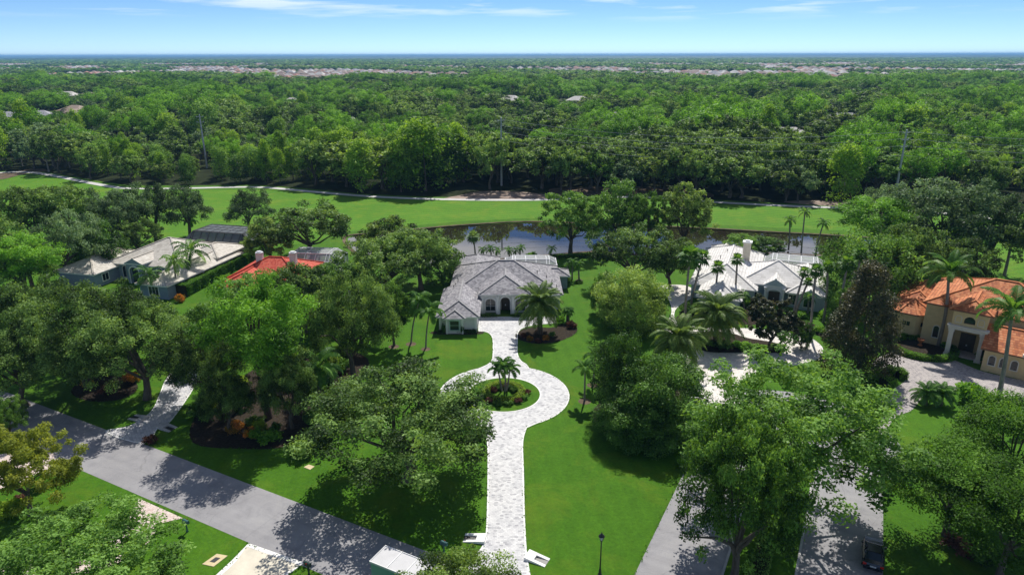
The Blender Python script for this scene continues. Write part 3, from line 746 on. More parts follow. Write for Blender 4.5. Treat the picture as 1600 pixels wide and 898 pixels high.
def screen(name, col, alpha):
    m, nd, lk, out = newmat(name)
    b = nd.new('ShaderNodeBsdfPrincipled'); b.inputs['Base Color'].default_value = (*col, 1); b.inputs['Roughness'].default_value = 0.6
    t = nd.new('ShaderNodeBsdfTransparent'); ms = nd.new('ShaderNodeMixShader'); ms.inputs[0].default_value = alpha
    lk.new(t.outputs[0], ms.inputs[1]); lk.new(b.outputs[0], ms.inputs[2]); lk.new(ms.outputs[0], out.inputs[0])
    return m
S_lt = screen('grey_insect_screen', (0.42, 0.44, 0.46), 0.5)
S_dk = screen('dark_insect_screen', (0.10, 0.115, 0.13), 0.78)

def hip(parent, x0, x1, y0, y1, eave, pitch, roof, cap, wall=None, inset=0.55, front='hip', back='hip', lefte='hip', righte='hip', fas=None, axis=None, fh=0.2):
    """hipped or gabled roof over the eave rectangle, fascia, ridge tiles and the walls under it"""
    w, d = x1 - x0, y1 - y0
    ax = axis or ('y' if d >= w else 'x')
    b = MB()
    sl = math.sqrt(1 + pitch * pitch)
    if ax == 'y':
        xc, rz = (x0 + x1) / 2, eave + pitch * w / 2
        ya = y0 + (w / 2 if front == 'hip' else 0); yb = y1 - (w / 2 if back == 'hip' else 0)
        A, B = (xc, ya, rz), (xc, yb, rz)
        e = [(x0, y0, eave), (x1, y0, eave), (x1, y1, eave), (x0, y1, eave)]
        v = w / 2 * sl
        b.poly([e[3], e[0], A, B], 0, [(-y1, 0), (-y0, 0), (-ya, v), (-yb, v)])
        b.poly([e[1], e[2], B, A], 0, [(y0, 0), (y1, 0), (yb, v), (ya, v)])
        for (nm, p, q, Rr) in ((front, e[0], e[1], A), (back, e[2], e[3], B)):
            s = 1 if p[0] < q[0] else -1
            if nm == 'hip': b.poly([p, q, Rr], 0, [(s * p[0], 0), (s * q[0], 0), (s * xc, v)])
            else: b.poly([p, q, Rr], 2, [(0, 0), (1, 0), (0.5, 1)])
        hips = [(A, e[0]), (A, e[1])] * (front == 'hip') + [(B, e[2]), (B, e[3])] * (back == 'hip')
    else:
        yc, rz = (y0 + y1) / 2, eave + pitch * d / 2
        xa = x0 + (d / 2 if lefte == 'hip' else 0); xb = x1 - (d / 2 if righte == 'hip' else 0)
        A, B = (xa, yc, rz), (xb, yc, rz)
        e = [(x0, y0, eave), (x1, y0, eave), (x1, y1, eave), (x0, y1, eave)]
        v = d / 2 * sl
        b.poly([e[0], e[1], B, A], 0, [(x0, 0), (x1, 0), (xb, v), (xa, v)])
        b.poly([e[2], e[3], A, B], 0, [(-x1, 0), (-x0, 0), (-xa, v), (-xb, v)])
        for (nm, p, q, Rr) in ((lefte, e[3], e[0], A), (righte, e[1], e[2], B)):
            s = 1 if p[1] < q[1] else -1
            if nm == 'hip': b.poly([p, q, Rr], 0, [(s * p[1], 0), (s * q[1], 0), (s * yc, v)])
            else: b.poly([p, q, Rr], 2, [(0, 0), (1, 0), (0.5, 1)])
        hips = [(A, e[0]), (A, e[3])] * (lefte == 'hip') + [(B, e[1]), (B, e[2])] * (righte == 'hip')
    for i in range(4):
        p, q = e[i], e[(i + 1) % 4]
        b.poly([(p[0], p[1], eave - fh), (q[0], q[1], eave - fh), q, p], 1)
    b.poly([(p[0], p[1], eave - fh) for p in e[::-1]], 1)
    ro = b.build('roof', [roof, fas or M_wht, wall or M_wht], parent)
    c = MB()
    up = Vector((0, 0, 0.05))
    for p, q in hips + [(A, B)]:
        c.bar(Vector(p) + up, Vector(q) + up, 0.34, 0.13)
    c.build('ridge_cap', cap, ro)
    if wall:
        g = MB(); i = inset
        g.box(x0 + i, x1 - i, y0 + i, y1 - i, 0, eave - fh - 0.01)
        g.build('wall', wall, parent)
    return ro

def window(parent, x, y, z, w, h, face=0.0, nv=1, nh=1, arch=0.0, frame=None, fw=0.13):
    """frame with panes; x, y, z at the sill centre, face = rotation of a window that looks to -y"""
    f = MB(); fr = frame or M_wht
    def outline(off, k=9):
        hw = w / 2 + off
        o = [(-hw, -off), (hw, -off)]
        if arch > 0:
            o += [(hw * math.cos(math.pi * t / k), h - arch + (arch + off) * math.sin(math.pi * t / k)) for t in range(k + 1)]
        else: o += [(hw, h + off), (-hw, h + off)]
        return o
    a, b2 = outline(fw), outline(0.0); n = len(a)
    for i in range(n):
        j = (i + 1) % n
        f.poly([(a[i][0], -0.10, a[i][1]), (a[j][0], -0.10, a[j][1]), (b2[j][0], -0.10, b2[j][1]), (b2[i][0], -0.10, b2[i][1])])
        f.poly([(a[j][0], -0.10, a[j][1]), (a[i][0], -0.10, a[i][1]), (a[i][0], 0.02, a[i][1]), (a[j][0], 0.02, a[j][1])])
        f.poly([(b2[i][0], -0.10, b2[i][1]), (b2[j][0], -0.10, b2[j][1]), (b2[j][0], 0, b2[j][1]), (b2[i][0], 0, b2[i][1])])
    for k in range(1, nv): xx = -w / 2 + w * k / nv; f.box(xx - .03, xx + .03, -.07, -.01, 0, h - arch * .15)
    for k in range(1, nh): zz = (h - arch) * k / nh; f.box(-w / 2, w / 2, -.065, -.012, zz - .03, zz + .03)
    o = f.build('window', fr, parent, loc=(x, y, z), rot=(0, 0, face))
    p = MB(); p.poly([(q[0], -0.02, q[1]) for q in b2]); p.build('pane', M_glass, o)
    return o

def arch_wall(parent, name, x0, x1, y, z1, arches, mat, th=0.3, trim=None):
    """wall plate in the xz plane with arched openings (xc, width, spring, rise)"""
    xs = {x0, x1}
    for (xc, w, sp, ri) in arches:
        for k in range(15): xs.add(xc - w / 2 * math.cos(math.pi * k / 14))
    xs = sorted(xs); b = MB()
    def low(xm):
        for (xc, w, sp, ri) in arches:
            if abs(xm - xc) < w / 2: return (xc, w, sp, ri)
    def zl(a, x): return a[2] + a[3] * math.sqrt(max(0, 1 - ((x - a[0]) / (a[1] / 2)) ** 2))
    for p, q in zip(xs[:-1], xs[1:]):
        a = low((p + q) / 2); zp, zq = (zl(a, p), zl(a, q)) if a else (0, 0)
        b.poly([(p, y, zp), (q, y, zq), (q, y, z1), (p, y, z1)]); b.poly([(q, y + th, zq), (p, y + th, zp), (p, y + th, z1), (q, y + th, z1)])
        if a: b.poly([(p, y, zp), (p, y + th, zp), (q, y + th, zq), (q, y, zq)])
    for a in arches:
        for s in (-1, 1):
            xx = a[0] + s * a[1] / 2; b.poly([(xx, y, 0), (xx, y + th, 0), (xx, y + th, a[2]), (xx, y, a[2])])
    for xx in (x0, x1): b.poly([(xx, y, 0), (xx, y + th, 0), (xx, y + th, z1), (xx, y, z1)])
    o = b.build(name, mat, parent)
    if trim:
        for (xc, w, sp, ri) in arches:
            t = MB(); r = w / 2 + 0.11
            pts = [(xc - r, y - .05, 0), (xc - r, y - .05, sp)] + [(xc - r * math.cos(math.pi * k / 12), y - .05, sp + (ri + .11) * math.sin(math.pi * k / 12)) for k in range(1, 12)] + [(xc + r, y - .05, sp), (xc + r, y - .05, 0)]
            for p, q in zip(pts[:-1], pts[1:]): t.bar(p, q, 0.12, 0.24)
            t.build('arch_trim', trim, o)
    return o

def vent(parent, x, y, z):
    b = MB(); b.lathe((x, y, z - .3), [(0.07, 0), (0.07, 0.6), (0.12, 0.62), (0.12, 0.7), (0, 0.72)], 8)
    b.build('roof_vent', M_ald, parent)
def column(parent, x, y, h, r=0.22, mat=None, z0=0):
    b = MB(); b.box(x - r * 1.5, x + r * 1.5, y - r * 1.5, y + r * 1.5, z0, z0 + 0.25)
    b.lathe((x, y, z0 + .25), [(r * 1.2, 0), (r * 1.1, .12), (r, .3), (r * .88, h - .6), (r * 1.1, h - .5), (r * 1.25, h - .4)], 12)
    b.box(x - r * 1.5, x + r * 1.5, y - r * 1.5, y + r * 1.5, z0 + h - .17, z0 + h)
    b.build('column', mat or M_wht, parent)

def cage(loc, rz, w, d, h, rise, step, frame, scr, label, bw=0.13):
    """screened pool enclosure: posts, rafters and screen panels over a deck"""
    o = empty('pool_cage', loc, rz, label, 'pool enclosure')
    xs = np.linspace(0, w, max(2, round(w / step)) + 1); ys = np.linspace(0, d, max(2, round(d / step)) + 1)
    m = min(1.6, d / 4)
    def zt(x, y): return h + rise * min(1, min(x, w - x, y, d - y) / m)
    f = MB()
    X = sorted({0, m, w - m, w} | {float(x) for x in xs if m < x < w - m}); Y = sorted({0, m, d - m, d} | {float(y) for y in ys if m < y < d - m})
    for x in X:
        for a, b in zip(Y[:-1], Y[1:]): f.bar((x, a, zt(x, a)), (x, b, zt(x, b)), bw)
    for y in Y:
        for a, b in zip(X[:-1], X[1:]): f.bar((a, y, zt(a, y)), (b, y, zt(b, y)), bw)
    for x in X:
        for y in (0, d): f.bar((x, y, 0), (x, y, h), bw)
    for y in Y:
        for x in (0, w): f.bar((x, y, 0), (x, y, h), bw)
    for zr in (0.9,):
        for y in (0, d): f.bar((0, y, zr), (w, y, zr), bw * .7)
        for x in (0, w): f.bar((x, 0, zr), (x, d, zr), bw * .7)
    f.build('frame', frame, o)
    for a, b in zip(X[:-1], X[1:]):
        for c, e in zip(Y[:-1], Y[1:]):
            q = MB(); q.poly([(a, c, zt(a, c) + .02), (b, c, zt(b, c) + .02), (b, e, zt(b, e) + .02), (a, e, zt(a, e) + .02)])
            q.build('screen_panel', scr, o)
    for (p, q) in (((0, 0), (w, 0)), ((w, 0), (w, d)), ((w, d), (0, d)), ((0, d), (0, 0))):
        s = MB(); s.poly([(*p, 0), (*q, 0), (*q, h), (*p, h)]); s.build('screen_wall', scr, o)
    s = MB(); s.box(0, w, 0, d, -0.1, 0.05); s.build('pool_deck', M_conc, o)
    return o

# ---- main house, grey tiles
Hm = empty('house', (0, 119, 0), 0, 'grey-tiled single-storey house with three white arches at the end of the white driveway', 'house')
P = 0.43
hip(Hm, -12.1, 9.7, 2.4, 21, 3.2, P, T_grey, M_rcg, W_grey)
hip(Hm, -6.3, 3.8, 0.2, 9.8, 4.0, P, T_grey, M_rcg, None, back='open', axis='y')
hip(Hm, -13.3, -5.6, -8.6, 6.6, 3.0, P, T_grey, M_rcg, W_grey, back='open', axis='y')
hip(Hm, -12.0, -8.0, -9.25, -4.6, 2.94, P, T_grey, M_rcg, None, back='open', axis='y')
hip(Hm, -12.0, -2.6, 14.6, 28, 3.15, P, T_grey, M_rcg, W_grey, front='open', axis='y')
hip(Hm, 8.2, 12.0, 14.6, 19.4, 2.9, P, T_grey, M_rcg, W_blue, axis='x', lefte='open')
b = MB(); b.box(-11.55, -8.45, -8.85, -7.9, 0, 2.73); b.build('bay', W_grey, Hm)
for x in (-11.35, -8.65): b = MB(); b.box(x - .16, x + .16, -9.0, -8.7, 0, 2.72); b.build('pilaster', M_wht, Hm)
window(Hm, -10, -8.87, 0.75, 1.5, 1.65, nh=2, frame=plain('pale_green_frame', (0.35, 0.55, 0.45), 0.6))
for x in (-12.6, -6.4): b = MB(); b.box(x - .15, x + .15, -8.18, -8.02, 0, 2.78); b.build('pilaster', M_wht, Hm)
arch_wall(Hm, 'porch_wall', -6.0, 3.5, 0.72, 3.78, [(-4.05, 2.0, 2.25, 0.8), (-1.25, 1.9, 2.4, 0.95), (1.55, 2.0, 2.25, 0.8)], W_grey, 0.35, M_wht)
for xa in (-6.0, 0.1): b = MB(); b.box(xa, xa + 3.4, 1.4, 2.9, 0, 3.78); b.build('wall', W_grey, Hm)
for x in (-4.05, 1.55):
    window(Hm, x, 1.38, 0.45, 1.75, 2.5, nv=2, nh=2, arch=0.7)
for x in (-5.55, -2.7, 0.2, 3.05): b = MB(); b.box(x - .2, x + .2, .5, .71, 0, 3.5); b.box(x - .26, x + .26, .46, .715, 3.3, 3.52); b.box(x - .26, x + .26, .46, .715, 0, .3); b.build('pilaster', M_wht, Hm)
b = MB(); b.box(-2.0, -0.5, 2.80, 2.94, 0, 2.5); d = b.build('door', M_door, Hm); b = MB(); b.box(-1.35, -1.15, 2.74, 2.79, 0.9, 1.2); b.build('handle', M_alw, d)
window(Hm, -1.25, 2.9, 2.6, 1.4, 0.7, arch=0.5)
window(Hm, 6.2, 2.93, 0.6, 2.6, 1.8, nv=3, nh=2)
window(Hm, 12.6 - 3.4, 6, 0.8, 1.6, 1.5, face=R(90), nv=2)
window(Hm, 12.6 - 3.4, 11, 0.8, 1.6, 1.5, face=R(90), nv=2)
for x, y, z in ((-10.6, 8.5, 4.1), (-10.9, 6.2, 3.9), (-11.2, 5.2, 3.8), (6.8, 9.0, 4.6), (7.8, 7.5, 4.2), (5.0, 9.5, 5.4), (8.6, 5.5, 3.8)): vent(Hm, x, y, z)
for x, y, z in ((-12.3, 10.2, 1.9), (-12.35, 5.5, 1.9)):      # condensers on stands beside the wall
    b = MB(); b.box(-.45, .45, -.45, .45, 0, 1.0); b.lathe((0, 0, 1.0), [(.38, 0), (.38, .06), (0, .06)], 10)
    tag(b.build('air_conditioner', M_alw, loc=(x - .9, 119 + y, 0.0)), 'pale air conditioning unit by the left wall of the grey-tiled house, ' + ('farther one' if y > 8 else 'nearer one'), 'air conditioner', 'air conditioners')
cage((-1.5, 140.2, 0), 0, 11.2, 6.4, 3.1, 1.0, 2.2, M_alw, S_lt, 'white framed pool cage behind the grey-tiled house')

# ---- right house, white tiles
Hr = empty('house', (34.6, 121.1, 0), R(-22), 'white-tiled house with pale blue walls and square chimney behind tall fan palms', 'house')
P = 0.46
hip(Hr, 0, 8.3, 0, 13, 3.0, P, T_white, M_rcw, W_teal, back='open', axis='y')
hip(Hr, 6.6, 20.8, 10.2, 24, 3.5, P, T_white, M_rcw, W_teal)
hip(Hr, -2.4, 10.6, 7.0, 35, 3.05, P, T_white, M_rcw, W_teal)
hip(Hr, 15.6, 23.2, 8.4, 28, 3.0, P, T_white, M_rcw, W_teal)
hip(Hr, -1.4, 5.6, 30, 38.5, 2.95, P, T_white, M_rcw, W_teal)
hip(Hr, 11.4, 15.8, 9.5, 15, 3.7, 0.62, T_white, M_rcw, W_teal, front='gable', back='open', axis='y', inset=0.3)
hip(Hr, 17.7, 22.1, 7.7, 12, 3.02, 0.55, T_white, M_rcw, W_teal, front='gable', back='open', axis='y', inset=0.3)
hip(Hr, 2.2, 6.2, -0.55, 3.5, 2.98, 0.6, T_white, M_rcw, W_teal, front='gable', back='open', axis='y', inset=0.3)
arch_wall(Hr, 'entry_wall', 11.72, 15.48, 9.5, 3.48, [(13.6, 2.4, 2.2, 0.7)], M_wht, 0.25, M_wht)
b = MB(); b.box(12.6, 14.6, 9.72, 9.79, 0, 2.5); d = b.build('door', M_door, Hr)
b = MB(); b.box(13.5, 13.7, 9.66, 9.715, 1.0, 1.2); b.build('handle', M_alw, d)
for x in (11.95, 15.25): column(Hr, x, 9.2, 3.4, 0.2, M_wht)
window(Hr, 17.0, 8.93, 0.6, 1.5, 1.9, nv=2); window(Hr, 19.9, 7.98, 0.7, 1.8, 1.8, nv=2, arch=.5)
window(Hr, 9.4, 10.72, 0.6, 2.0, 2.0, nv=2, arch=.6); window(Hr, 4.2, -0.27, 0.8, 1.8, 1.6, nv=2, arch=.5)
window(Hr, -1.87, 14, 0.9, 2.2, 1.5, face=R(-90), nv=3); window(Hr, -1.87, 22, 0.9, 2.2, 1.5, face=R(-90), nv=3); window(Hr, -1.87, 28, 0.9, 1.6, 1.5, face=R(-90), nv=2)
b = MB(); b.box(6.4, 7.9, 22.6, 24.0, 4.2, 8.3); ch = b.build('chimney', plain('cream_chimney_stucco', (0.68, 0.62, 0.50), 0.8), Hr)
b = MB(); b.box(6.2, 8.1, 22.4, 24.2, 8.3, 8.55); b.box(6.7, 7.6, 22.9, 23.7, 8.55, 8.8); b.build('chimney_cap', M_wht, ch)
for x, y, z in ((2.2, 20, 5.4), (3.1, 25, 5.6), (1.5, 16, 4.9), (4.6, 29, 5.9), (17.6, 19, 5.2), (16.4, 22, 4.8)): vent(Hr, x, y, z)
def loc2(o, rz, x, y): c, s = math.cos(rz), math.sin(rz); return (o[0] + x * c - y * s, o[1] + x * s + y * c, 0)
cage(loc2((34.6, 121.1), R(-22), 10.8, 25.0), R(-22), 12.3, 8.6, 3.0, 1.2, 2.4, M_alw, S_lt, 'pale grey pool cage behind the white-tiled house')

# ---- far right house, orange tiles
Ho = empty('house', (70.1, 100.6, 0), R(-40), 'yellow stucco villa with orange barrel tiles and tall pale portico at right edge', 'house')
P = 0.42
M_ofas = plain('brown_fascia', (0.20, 0.10, 0.06), 0.7)
hip(Ho, -1.0, 4.9, -0.5, 9, 8.0, P, T_orange, M_rco, None, back='open', axis='y', fas=M_ofas)
hip(Ho, -5.2, 15, 3.0, 20, 7.2, P, T_orange, M_rco, W_yel, fas=M_ofas)
hip(Ho, -10.5, -3.6, 8.0, 20, 5.0, P, T_orange, M_rco, W_yel, fas=M_ofas, axis='y', back='open')
hip(Ho, 4.3, 17, -3.4, 7.5, 3.7, P, T_orange, M_rco, W_yel, fas=M_ofas, righte='open', lefte='open', axis='x')
def turret(parent, c, r, z1, rz, roof, cap, wallm, n=8):
    pts = [(c[0] + r * math.cos(2 * math.pi * (k + .5) / n), c[1] + r * math.sin(2 * math.pi * (k + .5) / n)) for k in range(n)]
    b = MB(); b.prism([(c[0] + (x - c[0]) * .88, c[1] + (y - c[1]) * .88) for x, y in pts], 0, z1 - .12); b.build('wall', wallm, parent)
    b = MB()
    for k in range(n):
        p, q = pts[k], pts[(k + 1) % n]; e = math.dist(p, q); m = ((p[0] + q[0]) / 2, (p[1] + q[1]) / 2); v = math.hypot(math.dist(m, c), rz - z1)
        b.poly([(*p, z1), (*q, z1), (*c, rz)], 0, [(k * e, 0), (k * e + e, 0), (k * e + e / 2, v)])
        b.poly([(*p, z1 - .2), (*q, z1 - .2), (*q, z1), (*p, z1)], 1)
    b.poly([(*p, z1 - .2) for p in pts[::-1]], 1)
    ro = b.build('roof', [roof, M_ofas], parent)
    b = MB()
    for p in pts: b.bar((*p, z1 + .05), (*c, rz + .05), .3, .13)
    b.build('ridge_cap', cap, ro)
turret(Ho, (-7.1, 7.2), 4.1, 4.5, 6.2, T_orange, M_rco, W_yel)
for xa in (-0.4, 3.9): b = MB(); b.box(xa, xa + .4, .41, 5, 0, 7.78); b.build('wall', W_yel, Ho)
# portico: pale columns and beam, arched upper wall above
b = MB()
zs, ze = 5.45, 7.78
xs = [-0.4, 1.2] + [1.95 - .75 * math.cos(math.pi * k / 12) for k in range(1, 12)] + [2.7, 4.3]
def zup(x): return 6.35 + .75 * math.sqrt(max(0, 1 - ((x - 1.95) / .75) ** 2))
for p, q in zip(xs[:-1], xs[1:]):
    inn = 1.2 - 1e-6 <= p and q <= 2.7 + 1e-6
    if inn:
        b.poly([(p, 0, zup(p)), (q, 0, zup(q)), (q, 0, ze), (p, 0, ze)]); b.poly([(p, 0, zs), (q, 0, zs), (q, 0, 5.9), (p, 0, 5.9)])
        b.poly([(p, 0, zup(p)), (p, .4, zup(p)), (q, .4, zup(q)), (q, 0, zup(q))])
    else: b.poly([(p, 0, zs), (q, 0, zs), (q, 0, ze), (p, 0, ze)])
for x in (1.2, 2.7): b.poly([(x, 0, 5.9), (x, .4, 5.9), (x, .4, 6.35), (x, 0, 6.35)])
b.poly([(1.2, 0, 5.9), (2.7, 0, 5.9), (2.7, .4, 5.9), (1.2, .4, 5.9)])
b.build('portico_wall', W_yel, Ho)
b = MB(); b.poly([(1.0, .42, 5.5), (2.9, .42, 5.5), (2.9, .42, 7.4), (1.0, .42, 7.4)]); b.build('upper_window', M_glass, Ho)
b = MB(); b.box(-0.7, 4.6, -0.35, .45, 4.75, 5.4); b.box(-0.85, 4.75, -0.5, .46, 5.25, 5.46); b.build('portico_beam', W_cream, Ho)
for x in (-0.15, 4.05):
    b = MB(); b.box(x - .45, x + .45, -.36, .5, 0, .45); b.box(x - .32, x + .32, -.25, .4, .45, 4.3); b.box(x - .42, x + .42, -.33, .46, 4.3, 4.76); b.build('column', W_cream, Ho)
for x in (0.45, 3.45):                                    # blind round niches beside the arched window
    b = MB(); pts = [(x + .42 * math.cos(math.pi * k / 10), -.03, 6.6 + .42 * math.sin(math.pi * k / 10)) for k in range(11)] + [(x - .42, -.03, 5.9), (x + .42, -.03, 5.9)]
    for p, q in zip(pts, pts[1:] + pts[:1]): b.bar(p, q, .08)
    b.build('niche_trim', W_cream, Ho)
b = MB(); b.box(-0.38, 4.28, 0.42, 3.4, .05, .2); b.build('porch_floor', M_pav5, Ho)
b = MB(); b.box(0.9, 3.0, 3.44, 3.53, .2, 3.2); d = b.build('door', M_door, Ho); b = MB(); b.box(1.85, 2.05, 3.38, 3.435, 1.1, 1.35); b.build('handle', M_alw, d)
for x in (6.0, 7.4, 8.8): window(Ho, x, -2.87, 1.2, .8, 1.5, arch=.4, frame=W_cream)
window(Ho, -2.6, 3.53, 1.4, .8, 2.0, arch=.4, frame=W_cream)
tc_ = (-7.1, 7.2)
for k, wd in ((4.5, .9), (5.5, .9), (6.5, .9)):
    a = 2 * math.pi * (k + .5) / 8; rr = 4.1 * .88 * math.cos(math.pi / 8) + .01
    window(Ho, tc_[0] + rr * math.cos(a), tc_[1] + rr * math.sin(a), 2.3, 1.1, .75, face=a + math.pi / 2, nv=2, frame=W_yel)
column(Ho, 11.0, -4.6, 4.2, .35, W_cream)
b = MB(); b.box(9.5, 17, -4.9, -4.3, 4.2, 4.6); b.build('porte_cochere_beam', W_cream, Ho)
o = empty('planter_urn', (*G(1437, 541).xy, 0.03), 0, 'terracotta urn planter inside the round hedge by the portico', 'planter')
b = MB(); b.lathe((0, 0, 0), [(.35, 0), (.35, .15), (.15, .3), (.2, .5), (.5, .9), (.55, 1.15), (.45, 1.15), (.3, 1.0), (0, 1.0)], 14); b.build('urn', M_terra, o, smooth=True)

# ---- left house, tan tiles
Hl = empty('house', (-75.2, 129.1, 0), R(-14), 'blue-grey house with tan tile roof and tall arched entry at left', 'house')
P = 0.42
hip(Hl, 0, 7.6, 0, 25, 3.0, P, T_tan, M_rct, W_blue)
hip(Hl, -15.6, 3.4, 9.2, 27.5, 3.6, P, T_tan, M_rct, W_blue)
hip(Hl, -22.6, -12.4, 2.6, 20, 3.05, P, T_tan, M_rct, W_blue)
hip(Hl, -9.2, -4.6, 7.6, 15, 4.4, 0.5, T_tan, M_rct, W_blue, front='gable', back='open', axis='y', inset=0.4)
hip(Hl, -3, 6.8, 17, 28.5, 3.9, 0.32, T_tan, M_rct, None, axis='y')
arch_wall(Hl, 'entry_wall', -8.8, -5.0, 7.62, 4.18, [(-6.9, 2.2, 2.7, 1.0)], W_blue, .3, M_wht)
b = MB(); b.box(-7.7, -6.1, 7.9, 7.99, 0, 3.3); b.build('door', M_glass, Hl)
window(Hl, -11, 9.72, .5, 1.6, 2.6, nv=2, arch=.7); window(Hl, -2.4, 9.72, .5, 1.6, 2.6, nv=2, arch=.7); window(Hl, -12.94, 6, .9, 1.6, 1.5, face=R(90), nv=2)
window(Hl, 3.8, .53, .5, 2.2, 2.0, nv=3)
for y in (5, 12, 19): window(Hl, 7.06, y, .9, 1.8, 1.4, face=R(90), nv=2)
cage(loc2((-75.2, 129.1), R(-14), -10.5, 27.9), R(-14), 16.8, 10.2, 4.3, 1.8, 2.1, M_ald, S_dk, 'dark bronze pool cage behind the tan-roofed house', 0.16)

# ---- red house among the trees
Hd = empty('house', (-49, 138, 0), R(-6), 'red-tiled house with two white chimneys half hidden by trees', 'house')
hip(Hd, -8.5, 7.5, -7, 6.0, 3.1, 0.45, T_red, M_rcr, W_cream)
hip(Hd, -8, 0, -12, 0, 3.0, 0.45, T_red, M_rcr, W_cream, back='open', axis='y')
for x, y in ((-3.6, -1.2), (3.4, -.6)):
    b = MB(); b.box(x - .65, x + .65, y - .5, y + .5, 4.6, 7.1); ch = b.build('chimney', M_wht, Hd)
    b = MB(); b.lathe((x, y, 7.1), [(.72, -.25), (.78, -.2), (.78, .08), (.5, .1), (.5, .3), (0, .32)], 12); b.build('chimney_cap', M_alw, ch)
window(Hd, 3, -6.43, .8, 1.6, 1.5, nv=2)
cage((-50.5, 144.2, 0), R(-6), 12, 8, 3.2, 1.4, 2.2, M_alw, S_lt, 'white ribbed pool cage behind the red-tiled house')

# ================================================================== TREES
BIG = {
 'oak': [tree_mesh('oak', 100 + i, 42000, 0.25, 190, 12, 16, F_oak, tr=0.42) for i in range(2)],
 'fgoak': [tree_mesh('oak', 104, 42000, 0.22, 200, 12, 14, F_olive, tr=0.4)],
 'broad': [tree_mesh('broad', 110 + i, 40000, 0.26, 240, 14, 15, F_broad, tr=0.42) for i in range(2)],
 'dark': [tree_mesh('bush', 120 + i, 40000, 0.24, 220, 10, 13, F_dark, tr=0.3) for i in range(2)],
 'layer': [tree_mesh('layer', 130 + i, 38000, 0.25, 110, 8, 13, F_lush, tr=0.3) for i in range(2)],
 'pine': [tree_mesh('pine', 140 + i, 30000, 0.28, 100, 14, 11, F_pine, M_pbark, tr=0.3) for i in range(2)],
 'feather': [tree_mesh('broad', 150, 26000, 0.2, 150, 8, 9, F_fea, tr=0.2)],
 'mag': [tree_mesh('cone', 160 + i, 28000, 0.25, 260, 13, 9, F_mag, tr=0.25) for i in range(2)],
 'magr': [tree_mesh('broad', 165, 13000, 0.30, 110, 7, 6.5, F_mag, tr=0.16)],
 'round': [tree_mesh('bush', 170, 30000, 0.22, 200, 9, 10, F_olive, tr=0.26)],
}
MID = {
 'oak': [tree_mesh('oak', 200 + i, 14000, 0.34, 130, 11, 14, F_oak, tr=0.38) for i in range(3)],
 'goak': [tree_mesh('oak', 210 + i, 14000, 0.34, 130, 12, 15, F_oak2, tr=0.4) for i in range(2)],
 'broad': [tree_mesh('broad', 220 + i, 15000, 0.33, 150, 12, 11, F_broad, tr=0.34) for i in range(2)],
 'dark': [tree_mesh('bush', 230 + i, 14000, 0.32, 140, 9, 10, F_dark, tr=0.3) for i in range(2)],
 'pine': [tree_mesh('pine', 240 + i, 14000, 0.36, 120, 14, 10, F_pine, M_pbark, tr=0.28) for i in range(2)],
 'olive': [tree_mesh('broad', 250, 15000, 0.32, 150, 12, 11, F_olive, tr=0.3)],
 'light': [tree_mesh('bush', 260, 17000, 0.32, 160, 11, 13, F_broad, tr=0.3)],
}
rngp = random.Random(5)
NAME = {'oak': 'oak_tree', 'fgoak': 'oak_tree', 'goak': 'oak_tree', 'broad': 'broadleaf_tree', 'dark': 'ficus_tree', 'layer': 'poinciana_tree', 'pine': 'pine_tree', 'feather': 'acacia_tree',
        'mag': 'magnolia_tree', 'magr': 'magnolia_tree', 'round': 'round_tree', 'olive': 'olive_green_tree', 'light': 'broadleaf_tree'}
def place_tree(lib, kind, cx, top, by, w, label, group=None, hs=1.0, cyo=None):
    """crown centre x, crown top y, base y and crown width in photo pixels"""
    bx = 800 + (cx - 800) * (3583 - by) / (3583 - (top + (by - top) * 0.4))
    g = G(bx, by)
    cf, hv = {'oak': (.6, .4), 'fgoak': (.6, .4), 'goak': (.6, .4), 'pine': (.72, .28), 'layer': (.66, .26), 'mag': (.52, .46)}.get(kind, (.54, .46))
    th = down(top); wm = w * depth(g.y, 6) / FPX
    lo_, hi_ = 2.0, 30.0                                  # height whose crown outline just reaches the sight line at 'top'
    for _ in range(30):
        h = (lo_ + hi_) / 2
        rr = wm / 2 * (.35 if kind == 'mag' else .92)
        gap = (CAM_H - cf * h) * math.cos(th) - g.y * math.sin(th) - math.hypot(rr * math.sin(th), hv * h * math.cos(th))
        if gap > 0: lo_ = h
        else: hi_ = h
    h = max(h, .42 * wm) * hs
    wm = w * depth(g.y, h * 0.6) / FPX
    vs_ = lib[kind]; cm, tm, H0, W0 = vs_[rngp.randrange(len(vs_))]
    o = empty(NAME[kind], (g.x, g.y, 0), 0, label, 'tree', group)
    s = (wm / W0, wm / W0, h / H0); a = rngp.uniform(0, 6.28)
    put('crown', cm, o, rot=(0, 0, a), scl=s); put('trunk', tm, o, rot=(0, 0, a), scl=s)
    return o
